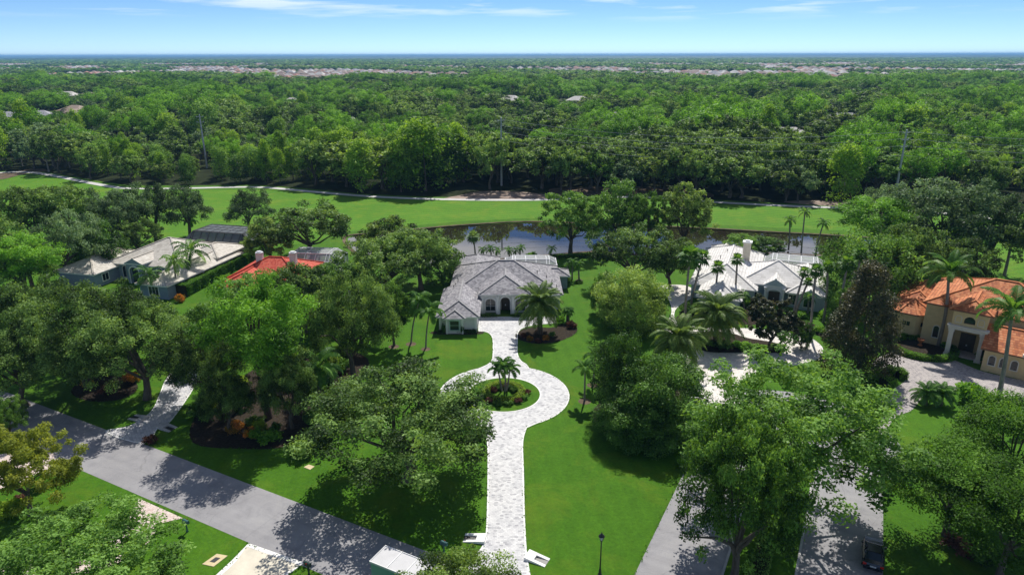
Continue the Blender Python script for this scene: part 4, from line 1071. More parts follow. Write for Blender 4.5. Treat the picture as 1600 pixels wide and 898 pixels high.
YARD_BIG = [
 ('broad', 118, 784, 985, 320, 'leafy green tree filling the bottom left corner'),
 ('feather', 24, 660, 802, 165, 'feathery yellow-green tree at the left edge below the road'),
 ('broad', 4, 614, 688, 64, 'green tree at the left edge just above the road end'),
 ('fgoak', 722, 862, 1075, 240, 'olive green treetop at bottom centre in front of the white truck'),
 ('oak', 628, 566, 750, 305, 'spreading oak with grey trunk on the lawn left of the white driveway'),
 ('broad', 1165, 640, 910, 220, 'tall open-crowned tree on the median at the bottom right'),
 ('broad', 1246, 546, 805, 345, 'big light green tree over the end of the boulevard'),
 ('layer', 1498, 690, 838, 205, 'bright layered poinciana tree on the right lawn, lower left of the trio'),
 ('layer', 1580, 632, 800, 190, 'bright layered poinciana tree below the orange-roofed villa'),
 ('layer', 1590, 725, 905, 210, 'bright layered poinciana tree in the bottom right corner'),
 ('dark', 972, 522, 650, 112, 'glossy green ficus tree, upper left of the clump beside the long lawn'),
 ('dark', 1035, 548, 672, 160, 'dark glossy ficus tree, right half of the clump beside the long lawn'),
 ('dark', 1000, 590, 680, 150, 'lowest dark ficus mass of the clump beside the long lawn'),
 ('round', 985, 417, 512, 122, 'rounded yellow-green tree on the lawn between the grey and white roofs'),
 ('magr', 1206, 464, 549, 84, 'small bronze magnolia on the cream driveway island'),
 ('mag', 1356, 416, 580, 118, 'tall bronze magnolia between the cream driveway and the orange villa'),
 ('pine', 403, 432, 652, 180, 'bright green pine with bare trunk left of the spreading oak'),
 ('oak', 212, 470, 622, 200, 'dark oak over the grey paver driveway at left'),
 ('oak', 118, 440, 602, 215, 'large dark oak in front of the tan-roofed house'),
 ('oak', 545, 425, 588, 150, 'dense oak left of the three lawn palms'),
 ('oak', 318, 512, 632, 120, 'shady oak between the grey driveway and the pine'),
 ('oak', 22, 505, 632, 170, 'dark oak at the left edge above the road'),
 ('oak', 448, 552, 668, 105, 'small oak right of the pine trunk'),
 ('oak', 352, 575, 676, 95, 'small oak left of the pine trunk'),
]
for k, cx, top, by, w, lb in YARD_BIG: place_tree(BIG, k, cx, top, by, w, lb)
YARD_MID = [
 ('oak', 190, 456, 560, 140, 'oak in front of the arched entry of the tan-roofed house'),
 ('oak', 60, 432, 560, 140, 'oak at the left edge in front of the tan roof'),
 ('dark', 330, 470, 560, 100, 'bushy tree below the left hedge'),
 ('broad', 400, 425, 520, 120, 'bright leafy tree in front of the red-tiled house, left of its chimney'),
 ('oak', 470, 415, 520, 130, 'oak in front of the red-tiled house, right of its chimney'),
 ('broad', 520, 410, 500, 110, 'leafy tree to the right of the red-tiled house'),
 ('oak', 590, 372, 470, 140, 'oak between the red-tiled house and the lawn'),
 ('oak', 655, 355, 452, 135, 'oak beside the left wall of the grey-tiled house'),
 ('olive', 610, 338, 430, 110, 'olive green tree by the left end of the pond'),
 ('dark', 690, 385, 440, 70, 'dark bushy tree by the rear corner of the grey-tiled house'),
 ('oak', 560, 455, 540, 100, 'low oak over the wooded bed left of the lawn palms'),
 ('broad', 612, 440, 540, 60, 'slender tree with a bare grey trunk at the lawn edge'),
 ('oak', 480, 316, 402, 150, 'large dark oak behind the red-tiled house'),
 ('olive', 420, 340, 412, 80, 'grey-green tree between the dark pool cage and the big oak'),
 ('goak', 386, 294, 366, 84, 'lone open-crowned tree on the fairway behind the dark pool cage'),
 ('goak', 290, 286, 372, 90, 'open-crowned oak at the right end of the row behind the tan roof'),
 ('goak', 235, 284, 378, 100, 'grey-green oak behind the tan-roofed house, second from right'),
 ('goak', 180, 292, 392, 110, 'grey-green oak left of the tan roof ridge'),
 ('oak', 110, 288, 384, 120, 'dark oak in the row along the fairway at left'),
 ('oak', 45, 292, 390, 110, 'dark oak by the fairway at the left edge'),
 ('goak', 95, 330, 440, 130, 'broad grey-green oak in the left yard'),
 ('oak', 25, 372, 470, 110, 'oak at the left edge beside the bright pine'),
 ('pine', 40, 362, 472, 110, 'bright green pine at the left edge'),
 ('dark', 150, 345, 425, 90, 'dark bushy tree at the far left corner of the tan roof'),
 ('oak', 215, 340, 400, 80, 'oak tight behind the tan roof'),
 ('broad', 893, 299, 397, 104, 'airy green tree with forked trunk standing on the pond shore'),
 ('dark', 968, 284, 375, 96, 'dark bushy tree in the middle of the pond shore group'),
 ('olive', 1070, 288, 392, 96, 'olive green weeping tree at the right of the pond shore group'),
 ('broad', 1015, 300, 392, 70, 'bright tree with bare branch between the dark and olive pond trees'),
 ('oak', 992, 352, 446, 140, 'broad dark oak on the near pond shore'),
 ('oak', 1050, 372, 450, 90, 'dark oak left of the fan palms'),
 ('dark', 940, 425, 490, 44, 'small dark tree left of the round yellow-green tree'),
 ('light', 1357, 352, 482, 160, 'large light green domed tree behind the white-tiled house'),
 ('pine', 1370, 308, 420, 125, 'bright pine behind the domed tree'),
 ('goak', 1475, 278, 425, 190, 'huge grey-green oak at the right, tallest of its group'),
 ('goak', 1405, 286, 395, 120, 'grey-green oak at the left of the right-hand group'),
 ('goak', 1550, 300, 430, 150, 'grey-green oak behind the orange villa'),
 ('oak', 1430, 352, 470, 120, 'dark oak between the domed tree and the orange villa'),
 ('oak', 1500, 370, 460, 110, 'dark oak behind the villa palms'),
 ('broad', 1160, 366, 412, 60, 'bright bushy tree on the pond shore behind the white chimney'),
 ('broad', 1195, 370, 410, 60, 'bushy tree on the pond shore right of the white chimney'),
 ('dark', 1320, 445, 520, 60, 'dark tree at the right corner of the white-tiled house'),
 ('dark', 1255, 500, 545, 36, 'low dark tree right of the bronze magnolia island'),
 ('oak', -40, 330, 440, 140, 'oak cut by the left edge of the picture'),
 ('oak', 1650, 330, 450, 170, 'oak cut by the right edge behind the villa'),
]
for k, cx, top, by, w, lb in YARD_MID: place_tree(MID, k, cx, top, by, w, lb)

# ------------------------------------------------------------------ palms
def trunk_mesh(p0, p1, r0, r1, bow, mat, sh=None, n=9):
    p0, p1 = Vector(p0), Vector(p1); pts = []
    for k in range(9):
        t = k / 8; p = p0.lerp(p1, t); p += Vector(bow) * math.sin(math.pi * t)
        pts.append(p)
    return tube_np(pts, [r0 + (r1 - r0) * (k / 8) + (0.12 * r0 if k == 0 else 0) for k in range(9)], n)
def place_palm(kind, cx, cyy, bx, by, rad, label, group=None, n=None, seed=0, name='palm_tree'):
    """cx, cy: where the fronds spring; bx, by: foot of the trunk; rad: crown radius in photo pixels"""
    g = G(bx, by); z = max(1.2, zat(cyy, g.y)); d = depth(g.y, z)
    x = (cx - 800) * d / FPX; rm = rad * d / FPX
    o = empty(name, (g.x, g.y, 0), 0, label, 'palm', group)
    rng = np.random.default_rng(seed + int(cx) * 7 + int(by)); dx_ = x - g.x
    P = {'date': (0.48, 0.40, M_btr, 1.0), 'royal': (0.34, 0.20, M_ptr, 1.0), 'fox': (0.15, 0.10, M_ptr, 1.0), 'fan': (0.20, 0.16, M_ptr, 1.0), 'wash': (0.24, 0.17, M_ptr, 1.0), 'queen': (0.20, 0.15, M_ptr, 1)}[kind]
    V, F = trunk_mesh((0, 0, -.1), (dx_, 0, z), P[0], P[1], (rng.normal() * .12 - dx_ * .18, rng.normal() * .12, 0), 0)
    put('trunk', mesh_np('palm_trunk', V, F, P[2], smooth=True), o)
    if kind == 'royal':
        V, F = tube_np([(dx_, 0, z - .1), (dx_, 0, z + .5), (dx_, 0, z + 1.3)], [.24, .22, .10], 9)
        put('crownshaft', mesh_np('crownshaft', V, F, M_shaft, smooth=True), o); z += 1.1
    if kind in FR:
        nf = n or {'date': 58, 'royal': 15, 'fox': 11}[kind]; base = {'date': 3.4, 'royal': 3.6, 'fox': 2.1}[kind]
        s = rm / base; ms = FR[kind]
        for i in range(nf):
            m = ms[min(len(ms) - 1, int(i / nf * len(ms)))]
            put('frond', m, o, loc=(dx_, 0, z), rot=(0, rng.normal() * .08, i * 2.39996 + rng.normal() * .12), scl=(s * rng.uniform(.88, 1.08),) * 3)
    else:
        me_ = {'fan': lambda: SABH[int(rng.integers(3))], 'wash': lambda: WASH[int(rng.integers(2))], 'queen': lambda: QUEEN[int(rng.integers(2))]}[kind]()
        put('crown', me_, o, loc=(dx_, 0, z), rot=(0, 0, rng.uniform(0, 6)), scl=(rm / {'fan': 1.5, 'wash': 1.5, 'queen': 2.5}[kind],) * 3)
    return o
SABH = [fan_crown(30, 300 + i) for i in range(3)]
WASH = [fan_crown(26, 310 + i, mat=F_palm) for i in range(2)]
QUEEN = [feather_crown('queen', 15, 320 + i) for i in range(2)]
D = 'date_palm'
place_palm('date', 843, 474, 844, 521, 40, 'big date palm in the bed in front of the grey-tiled house', name=D)
place_palm('date', 1121, 493, 1118, 542, 47, 'big yellow-green date palm on the cream driveway island', name=D)
place_palm('date', 1060, 532, 1057, 574, 48, 'big date palm left of the cream driveway mouth', name=D)
FX = 'foxtail_palm'
for cx, c_, bx, by, r, lb in [
 (786, 572, 788, 612, 19, 'middle palm of the three on the round driveway island'),
 (778, 578, 784, 611, 17, 'left palm of the three on the round driveway island'),
 (796, 578, 791, 611, 17, 'right palm of the three on the round driveway island'),
 (914, 577, 913, 627, 21, 'nearer of two small palms on the lawn beside the ficus clump'),
 (930, 556, 925, 601, 20, 'farther of two small palms on the lawn beside the ficus clump'),
 (655, 470, 642, 536, 22, 'taller palm left of the garage, leaning right'),
 (671, 487, 665, 544, 25, 'shorter palm nearest the garage window'),
 (498, 575, 501, 645, 38, 'arching palm between the pine and the spreading oak'),
 (297, 345, 298, 367, 14, 'small palm behind the tan-roofed house at the fairway')]:
    place_palm('fox', cx, c_, bx, by, r, lb, name=FX)
for cx, c_, bx, by, r, lb in [
 (1482, 438, 1466, 541, 44, 'royal palm standing left of the villa portico'),
 (1580, 500, 1561, 618, 52, 'royal palm in the villa forecourt at the right edge'),
 (1516, 375, 1499, 445, 32, 'royal palm behind the villa roof, left of two'),
 (1583, 362, 1569, 432, 38, 'royal palm on the golf grass at the right edge'),
 (1535, 340, 1522, 425, 30, 'royal palm rising above the oaks behind the villa')]:
    place_palm('royal', cx, c_, bx, by, r, lb, name='royal_palm')
for cx, c_, bx, by, r, lb in [
 (1078, 402, 1070, 497, 22, 'fan palm with pale trunk, leftmost by the white-tiled house'),
 (1098, 403, 1079, 478, 15, 'curved fan palm beside the leftmost one at the white house'),
 (1122, 418, 1117, 475, 13, 'fan palm in front of the white garage roof, left of two'),
 (1152, 406, 1146, 474, 12, 'fan palm in front of the white garage roof, right of two'),
 (1257, 426, 1238, 502, 11, 'leaning fan palm before the right bay of the white house'),
 (1275, 424, 1266, 525, 14, 'straight fan palm before the right bay of the white house'),
 (1263, 441, 1240, 500, 9, 'short fan palm crown under the leaning one'),
 (1293, 418, 1286, 505, 13, 'fan palm at the right corner of the white roof'),
 (1325, 412, 1306, 520, 16, 'pale-trunked fan palm right of the white house, left of two'),
 (1346, 398, 1322, 512, 15, 'pale-trunked fan palm right of the white house, right of two')]:
    place_palm('wash', cx, c_, bx, by, r, lb, name='fan_palm')
for cx, c_, bx, by, r, lb in [
 (1234, 345, 1232, 391, 11, 'pond-edge palm behind the white house, left of three'),
 (1258, 332, 1252, 396, 11, 'pond-edge palm behind the white house, middle and tallest'),
 (1287, 350, 1274, 402, 11, 'pond-edge palm behind the white house, right of three')]:
    place_palm('queen', cx, c_, bx, by, r, lb, name='queen_palm')
place_palm('fan', 739, 370, 743, 404, 12, 'cabbage palm on the pond shore behind the grey roof', name='fan_palm')
for i, (cx, c_, bx, by, r) in enumerate([(754, 390, 755, 404, 8), (766, 388, 767, 404, 9), (777, 391, 777, 404, 8), (795, 391, 796, 403, 9), (806, 391, 805, 403, 7), (814, 387, 813, 402, 8), (862, 389, 862, 401, 9)]):
    place_palm('queen', cx, c_, bx, by, r, 'small young palm, %s along the pond shore behind the grey roof' % ['leftmost of seven', 'second from left', 'third from left', 'fourth from left', 'fifth from left', 'sixth from left', 'rightmost of seven'][i], 'young palms on the near pond shore', name='young_palm')
place_palm('queen', 272, 407, 279, 458, 21, 'left feather palm in front of the tan roof', name='queen_palm')
place_palm('queen', 298, 392, 295, 440, 28, 'right feather palm in front of the tan roof', name='queen_palm')
place_palm('queen', 233, 430, 238, 462, 24, 'low pale palm by the arched entry of the tan-roofed house', name='queen_palm')
for i, (cx, c_, bx, by, r) in enumerate([(895, 410, 894, 437, 10), (905, 413, 905, 436, 9), (887, 415, 888, 437, 8)]):
    place_palm('queen', cx, c_, bx, by, r, 'slender palm of the trio right of the grey house, ' + ['middle', 'right', 'left'][i], 'palm trio by the grey-tiled house', name='young_palm')
place_palm('queen', 1160, 462, 1162, 486, 12, 'short palm by the white house entry, left', name='young_palm')
place_palm('queen', 1262, 466, 1262, 490, 13, 'short palm by the white house right bay', name='young_palm')

# cycads and spiky palms near the ground
def cycad(px, py, r, label, kind='date', z0=0.3, n=26):
    g = G(px, py); d = depth(g.y, 1); s = r * d / FPX / 3.4
    o = empty('cycad', (g.x, g.y, 0), 0, label, 'shrub')
    b = MB(); b.lathe((0, 0, 0), [(.3, -.05), (.34, .3), (.25, z0 + .25), (0, z0 + .3)], 9); b.build('trunk', M_btr, o)
    for i in range(n): put('frond', FR[kind][min(len(FR[kind]) - 1, int(i / n * 3.2))], o, loc=(0, 0, z0), rot=(0, 0, i * 2.39996), scl=(s * rngp.uniform(.85, 1.1),) * 3)
cycad(1444, 633, 22, 'fan of dark cycad fronds at the edge of the villa forecourt, left of two', 'royal', 1.6)
cycad(1468, 634, 22, 'fan of dark cycad fronds at the edge of the villa forecourt, right of two', 'royal', 1.6)
cycad(887, 502, 17, 'spiky palm shrub right of the big date palm', 'fox', 1.8)
cycad(1548, 566, 24, 'dark palm shrub under the villa garage windows', 'royal', .8)

# ------------------------------------------------------------------ shrubs and hedges
def shrub_mesh(seed, mat, n=1500, leaf=0.16, flat=0.8):
    rng = np.random.default_rng(seed)
    cl = blob_clumps(rng, 26, 0.8, 0.35, 0.5, 0.22, 0.4, -0.3, flat=flat)
    V, F, t = clump_leaves(cl, n, leaf, rng)
    V[:, 2] = np.maximum(V[:, 2], 0.0)
    return mesh_np('shrub', V, F, mat, attr={'tint': t})
SH = {k: [shrub_mesh(400 + 7 * i + j, m) for j in range(2)] for i, (k, m) in enumerate([('green', F_hedge), ('dark', F_dark), ('lime', F_lime), ('croton', F_crot), ('maroon', F_redp), ('olive', F_olive), ('oak', F_oak)])}
def shrub(kind, px, py, w, h, label, group=None, name='shrub'):
    """w in photo pixels, h in metres"""
    g = G(px, py); wm = w * depth(g.y, h / 2) / FPX
    o = put(name, SH[kind][rngp.randrange(2)], None, (g.x, g.y, 0), (0, 0, rngp.uniform(0, 6)), (wm / 2, wm / 2, h / 0.85))
    return tag(o, label, 'shrub', group)
def hedge(pts, w, h, mat, label, leaf=0.17, dens=120, closed=False):
    """clipped hedge along world points: leafy skin over a solid twig core with inner shade in its colour"""
    P = [Vector((p[0], p[1])) for p in pts]
    if closed: P.append(P[0])
    rng = np.random.default_rng(int(abs(P[0].x * 100)) + 3); Ps, Ns = [], []
    o = empty('hedge', (P[0].x, P[0].y, 0), 0, label, 'hedge'); c0 = P[0]
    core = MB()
    for a, b in zip(P[:-1], P[1:]):
        t = b - a; L = t.length; t = t.normalized(); nn = Vector((-t.y, t.x))
        n = int(L * (w + 2 * h) * dens)
        u = rng.uniform(-.1, L + .1, n); s = rng.uniform(0, w + 2 * h, n)
        off = np.where(s < h, -w / 2, np.where(s < h + w, s - h - w / 2, w / 2)); z = np.where(s < h, s, np.where(s < h + w, h, s - h - w))
        nx_ = np.where(s < h, -1.0, np.where(s < h + w, 0, 1.0)); nz_ = np.where((s >= h) & (s < h + w), 1.0, 0.15)
        wob = 0.06 * np.sin(u * 2.1) + rng.normal(size=n) * .05
        q = np.stack([a.x - c0.x + t.x * u + nn.x * (off + nx_ * wob), a.y - c0.y + t.y * u + nn.y * (off + nx_ * wob), np.maximum(.03, z + nz_ * wob)], 1)
        Ps.append(q); Ns.append(np.stack([nn.x * nx_, nn.y * nx_, nz_], 1))
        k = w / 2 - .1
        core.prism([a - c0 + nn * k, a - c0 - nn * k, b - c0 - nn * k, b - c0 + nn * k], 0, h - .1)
    Pp, Nn = np.concatenate(Ps), np.concatenate(Ns)
    Nn = unit(Nn * 1.1 + rng.normal(size=Nn.shape) * .55 + [0, 0, .3])
    lf = leaf * rng.uniform(.7, 1.3, len(Pp)); V, F = leaf_quads(Pp, Nn, lf, lf * .6, rng)
    put('leaves', mesh_np('hedge_leaves', V, F, mat, attr={'tint': np.clip(.5 + rng.normal(size=len(Pp)) * .18, 0, 1)}), o)
    core.build('shaded_twig_core', M_core, o)
    return o
def gl(l): return [(p.x, p.y) for p in gpx(l)]
hedge(gl([(285, 462), (340, 432), (395, 404), (412, 392)]), 2.6, 2.4, F_hedge, 'long clipped green hedge beside the tan-roofed house', 0.26, 110)
hedge([tuple(C + 2.6 * Vector((math.cos(a / 16 * 6.2832), math.sin(a / 16 * 6.2832)))) for a in range(16)], .9, .75, F_lime, 'low lime green hedge ring around the island palms', 0.16, 130, True)
def circ(px, py, r, n=18, a0=0, a1=360): g = G(px, py); return [(g.x + r * math.cos(R(a0 + (a1 - a0) * k / n)), g.y + r * math.sin(R(a0 + (a1 - a0) * k / n))) for k in range(n + (a1 - a0 != 360))]
hedge(circ(1440, 547, 4.6), 1.1, .8, F_hedge, 'round clipped hedge left of the villa portico', 0.18, 110, True)
hedge(gl([(1382, 584), (1400, 590), (1412, 590)]), 2.0, 1.2, F_hedge, 'clipped hedge block at the corner of the villa forecourt, longer one', 0.18, 110)
hedge(gl([(1379, 605), (1392, 602)]), 1.7, 1.3, F_hedge, 'clipped hedge block at the villa forecourt, shorter nearer one', 0.18, 110)
hedge(gl([(1290, 512), (1330, 525), (1352, 545)]), 1.4, 1.2, F_dark, 'dark hedge right of the white house palms', 0.2, 80)
hedge(gl([(684, 519.5), (744, 519.5)]), .7, .55, F_dark, 'low dark hedge along the garage wall', 0.16, 120)
hedge(gl([(752, 494.5), (776, 494.5)]), .6, .5, F_dark, 'low dark hedge under the left arch of the grey house', 0.16, 120)
hedge(gl([(800, 494.5), (824, 494.5)]), .6, .5, F_dark, 'low dark hedge under the right arch of the grey house', 0.16, 120)
hedge(gl([(820, 408), (870, 404), (935, 401)]), 1.0, .9, F_hedge, 'green hedge line along the near pond shore', 0.22, 60)
hedge([tuple(blv(s, 10.3)) for s in (-10, 0, 10, 20)], 1.6, .7, F_broad, 'low green planting down the middle of the boulevard median', 0.22, 60)
rs = random.Random(11)
for i in range(14):                                      # dark shrub ring on the island
    a = i / 14 * 6.283; p = C + (3.25 if math.sin(a) < .3 else 1.7) * Vector((math.cos(a), math.sin(a))); k = 'dark' if i % 3 else 'maroon'
    o = put('shrub', SH[k][i % 2], None, (p.x, p.y, 0.05), (0, 0, a), (.75, .75, .8)); tag(o, 'small %s shrub around the lime hedge ring on the driveway island' % ('dark green' if k == 'dark' else 'maroon'), 'shrub', 'island ring shrubs')
sh_list = [
 ('maroon', 818, 528, 14, .9, 'maroon shrub left of the big date palm foot'), ('croton', 828, 532, 12, .8, 'orange croton at the left foot of the big date palm'), ('croton', 853, 531, 13, .8, 'orange croton at the right foot of the big date palm'),
 ('green', 862, 526, 14, .8, 'green shrub right of the big date palm foot'), ('maroon', 840, 534, 13, .6, 'maroon shrub in front of the big date palm'), ('maroon', 893, 512, 20, 1.2, 'maroon shrub under the spiky palm by the grey house'), ('green', 876, 506, 16, 1.4, 'green shrub at the right corner of the grey house'),
 ('lime', 472, 712, 44, 1.9, 'lime green shrub at the near end of the wooded bed'), ('green', 420, 690, 46, 1.5, 'green shrub in front of the wooded bed, centre'), ('croton', 370, 672, 34, 1.2, 'orange croton in front of the pine bed, left'), ('croton', 395, 680, 30, 1.1, 'orange croton in front of the pine bed, right'),
 ('croton', 137, 600, 22, 1.4, 'orange croton in the left bed, left'), ('croton', 205, 596, 26, 1.6, 'orange croton in the left bed, right'), ('maroon', 170, 612, 36, 1.2, 'maroon shrub in the left bed, centre'), ('maroon', 235, 690, 26, .9, 'maroon shrub at the grey driveway mouth'),
 ('croton', 282, 470, 18, 1.5, 'orange croton by the left hedge foot'), ('croton', 455, 470, 14, 2.0, 'orange leafed shrub among the trees before the red roof'),
 ('olive', 960, 668, 34, 1.6, 'grey-green shrub at the left foot of the ficus clump'), ('dark', 1010, 684, 70, 1.3, 'low dark shrub skirt in front of the ficus clump'), ('dark', 1065, 676, 60, 1.3, 'low dark shrub at the right foot of the ficus clump'), ('green', 1072, 730, 46, 1.2, 'low green shrub beside the boulevard edge'),
 ('green', 1030, 512, 28, 1.2, 'green shrub at the left edge of the cream driveway'), ('dark', 1072, 488, 24, 1.6, 'dark shrub under the leftmost fan palm'), ('dark', 1090, 490, 30, 1.7, 'dark shrub left of the white garage'), ('green', 1165, 478, 24, 1.8, 'bright shrub at the white garage corner'), ('olive', 1185, 492, 34, 1.2, 'olive shrub left of the white house entry'),
 ('green', 1245, 496, 34, 1.0, 'green shrub under the leaning fan palm'), ('green', 1290, 500, 36, 1.6, 'shrub at the right corner of the white house'), ('green', 1280, 520, 30, 1.0, 'shrub under the straight fan palm'), ('green', 1310, 524, 40, 1.2, 'shrub row at the foot of the pale-trunked palms'),
 ('dark', 1100, 541, 34, 1.6, 'rounded dark shrub on the cream island, left'), ('dark', 1128, 545, 34, 1.6, 'rounded dark shrub on the cream island under the date palm'), ('green', 1160, 546, 40, 1.1, 'low green shrub on the cream island, centre'), ('green', 1185, 548, 36, .9, 'low green shrub on the cream island, right'), ('dark', 1212, 547, 24, .8, 'low shrub at the right tip of the cream island'),
 ('green', 1478, 545, 20, 1.0, 'white-flowered shrub inside the round hedge'), ('green', 1545, 572, 32, 1.2, 'green shrub under the villa garage windows, left'), ('green', 1580, 580, 32, 1.2, 'green shrub under the villa garage windows, right'),
 ('green', 1515, 628, 66, 2.4, 'bright clipped shrub mound beside the cycads'), ('green', 1550, 640, 40, 1.8, 'bright shrub mound right of the cycads'), ('dark', 1360, 595, 40, 1.4, 'dark shrub at the foot of the tall magnolia'),
 ('dark', 885, 446, 16, 2.0, 'dark shrub by the right wall of the grey house'), ('dark', 905, 442, 14, .6, 'low shrub at the foot of the palm trio'), ('green', 831, 404, 22, 1.4, 'rounded shrub on the near pond shore'), ('olive', 960, 404, 40, .9, 'brownish shrubs on the near pond shore'),
 ('green', 60, 760, 40, 1.6, 'green shrub under the yellow-green tree'), ('lime', 20, 800, 50, 1.5, 'lime shrub at the left edge near the bottom'), ('maroon', 30, 785, 24, 1.0, 'maroon shrub at the left edge'), ('green', 105, 735, 26, .8, 'low shrub beside the lower road edge at left'),
 ('dark', 1545, 880, 60, 1.4, 'dark shrub in the bottom right corner shade'), ('maroon', 1500, 860, 60, 1.2, 'maroon shrub under the layered trees'),
 ('dark', 722, 521, 8, 1.6, 'small conical shrub right of the garage window'), ('dark', 693, 521, 8, 1.8, 'small conical shrub left of the garage window'),
 ('lime', 125, 398, 26, 2.2, 'lime shrub left of the tan roof'), ('croton', 100, 400, 16, 2.0, 'orange shrub left of the tan roof'), ('green', 200, 464, 24, 1.4, 'green shrub before the arched entry of the tan-roofed house'), ('green', 355, 440, 30, 1.6, 'green shrub between hedge and red roof')]
for k, px, py, w, h, lb in sh_list: shrub(k, px, py, w, h, lb)
# understory of the wooded strip left of the white driveway
ub = [(300, 640), (330, 600), (390, 575), (450, 560), (520, 545), (570, 470), (620, 470), (570, 540), (540, 600), (510, 660), (440, 690), (330, 690)]
ubw = np.array([tuple(p.xy) for p in gpx(ub)])
cnt = 0
while cnt < 46:
    px, py = rs.uniform(300, 620), rs.uniform(455, 690); g = G(px, py)
    if sdf_poly(np.array([g.x]), np.array([g.y]), ubw)[0] > 0: continue
    k = rs.choice(['dark', 'dark', 'green', 'oak', 'olive', 'lime']); cnt += 1
    hh = rs.uniform(.9, 2.2)
    shrub(k, px, py, rs.uniform(16, 36), hh, '%s %s shrub in the wooded strip, %s' % ('tall' if hh > 1.5 else 'low', {'dark': 'dark glossy', 'green': 'bright green', 'oak': 'dull green', 'olive': 'olive', 'lime': 'lime green'}[k], 'left of the pine' if px < 400 else 'right of the pine' if px < 470 else 'by the arching palm' if px < 540 else 'near the lawn palms'), 'understory shrubs of the wooded strip')
for i in range(26):                                       # left yard understory
    px, py = rs.uniform(0, 330), rs.uniform(395, 570)
    if py < 470 and 150 < px < 330: py = 480 + rs.uniform(0, 80)
    k = rs.choice(['dark', 'green', 'oak', 'oak'])
    shrub(k, px, py, rs.uniform(18, 34), rs.uniform(1.0, 2.4), '%s shrub under the oaks of the left yard, %s' % ({'dark': 'dark', 'green': 'bright green', 'oak': 'dull green'}[k], ('at the edge' if px < 90 else 'middle' if px < 200 else 'near the hedge') + (' and far back' if py < 470 else '')), 'shrubs under the left yard oaks')

# ================================================================== WOODS BEYOND THE GOLF COURSE
wfx = np.array([proj(p.x, p.y)[0] for p in wf_w]); wfy = np.array([proj(p.x, p.y)[1] for p in wf_w])
FOR = {
 'melaleuca': [tree_mesh('tall', 500 + i, 3200, 0.68, 70, 17, 9, F_yel, tr=0.22) for i in range(2)] + [tree_mesh('tall', 505, 3200, 0.68, 70, 16, 10, F_broad, tr=0.22)],
 'oak': [tree_mesh('oak', 510 + i, 3600, 0.7, 80, 14, 15, F_oak, tr=0.35) for i in range(2)],
 'gum': [tree_mesh('broad', 520, 3200, 0.68, 80, 14, 12, F_broad, tr=0.3), tree_mesh('broad', 521, 3200, 0.68, 80, 13, 12, F_olive, tr=0.3)],
 'pine': [tree_mesh('pine', 530 + i, 3400, 0.72, 70, 17, 13, F_pine, M_pbark, tr=0.26) for i in range(3)],
 'greyoak': [tree_mesh('oak', 540, 3600, 0.7, 80, 12, 15, F_oak2, tr=0.35)],
}
def sabal_tree(seed, H=9):
    rng = np.random.default_rng(seed); a = fan_crown(20, seed, 2.0, segs=6)
    V, F = tube_np([(0, 0, 0), (.1, 0, H / 2), (0, 0, H)], [.26, .2, .2], 6)
    a.transform(Matrix.Translation((0, 0, H)))
    return a, mesh_np('sabal_trunk', V, F, M_ptr, smooth=True), H + 1.6, 4.0
FOR['sabal'] = [sabal_tree(550 + i) for i in range(2)]
FN = {'melaleuca': ('melaleuca_tree', 'upright yellow-green tree'), 'oak': ('oak_tree', 'dark rounded oak'), 'gum': ('broadleaf_tree', 'mid green leafy tree'), 'pine': ('pine_tree', 'bright green pine'), 'greyoak': ('oak_tree', 'grey-green oak'), 'sabal': ('sabal_palm', 'cabbage palm')}
def wood_kind(px, y, r):
    """which tree grows where in the woods"""
    if y < 285 and px < 735: return r.choices(['melaleuca', 'gum', 'oak'], [8, 2, 1])[0]
    if y < 300 and 735 <= px < 1290: return r.choices(['oak', 'gum', 'greyoak'], [6, 2, 1])[0]
    if px < 480 and 285 <= y < 520: return r.choices(['sabal', 'oak', 'melaleuca', 'pine', 'greyoak'], [8, 2, 2, 2, 1])[0]
    if px >= 1290 and y < 420: return r.choices(['gum', 'pine', 'oak', 'sabal', 'melaleuca'], [4, 3, 3, 1, 2])[0]
    n = math.sin(px * .011 + y * .006) + math.sin(px * .004 - y * .013 + 2)
    if n > .35: return r.choices(['pine', 'gum', 'melaleuca', 'oak'], [9, 2, 1, 1])[0]
    if n > -.4: return r.choices(['pine', 'oak', 'gum', 'sabal', 'greyoak'], [4, 3, 3, 2, 1])[0]
    return r.choices(['oak', 'greyoak', 'pine', 'sabal', 'gum'], [5, 2, 2, 2, 2])[0]
# houses standing in the woods: (px, py, width m, roof)
WH = [(120, 172, 26, 'tan'), (62, 177, 20, 'grey'), (105, 148, 28, 'pale'), (10, 183, 30, 'grey'), (140, 148, 22, 'tan'), (68, 146, 16, 'tan'), (458, 156, 18, 'pale'), (548, 188, 12, 'pale'), (905, 158, 24, 'pale'), (930, 158, 18, 'tan'),
      (800, 155, 22, 'pale'), (1045, 198, 18, 'pale'), (1230, 213, 26, 'pale'), (1270, 236, 20, 'pale'), (1300, 242, 14, 'tan'), (1320, 188, 26, 'grey'), (1345, 205, 22, 'grey'), (1300, 186, 18, 'grey'), (965, 180, 14, 'pale'), (820, 158, 14, 'tan'), (1024, 200, 14, 'tan'), (190, 165, 16, 'pale'), (250, 162, 12, 'pale')]
WHL = ['left, nearest of the left group', 'left, small one above the palms', 'left, behind the pale pair', 'at the left edge', 'left, right of the wide pale one', 'left, far small one', 'centre left, alone', 'centre left, tiny gable', 'behind the bright clearing, left', 'behind the bright clearing, right', 'centre, left of the clearing', 'right of the clearing, low', 'right, left of the drive', 'right, nearest and largest', 'right, beside the largest', 'right, farther roof', 'right, below the farther roof', 'right, left of the farther roof', 'centre, below the clearing', 'centre, small beside the clearing', 'centre right, small', 'left, under the suburb', 'left, tiny one near the pole']
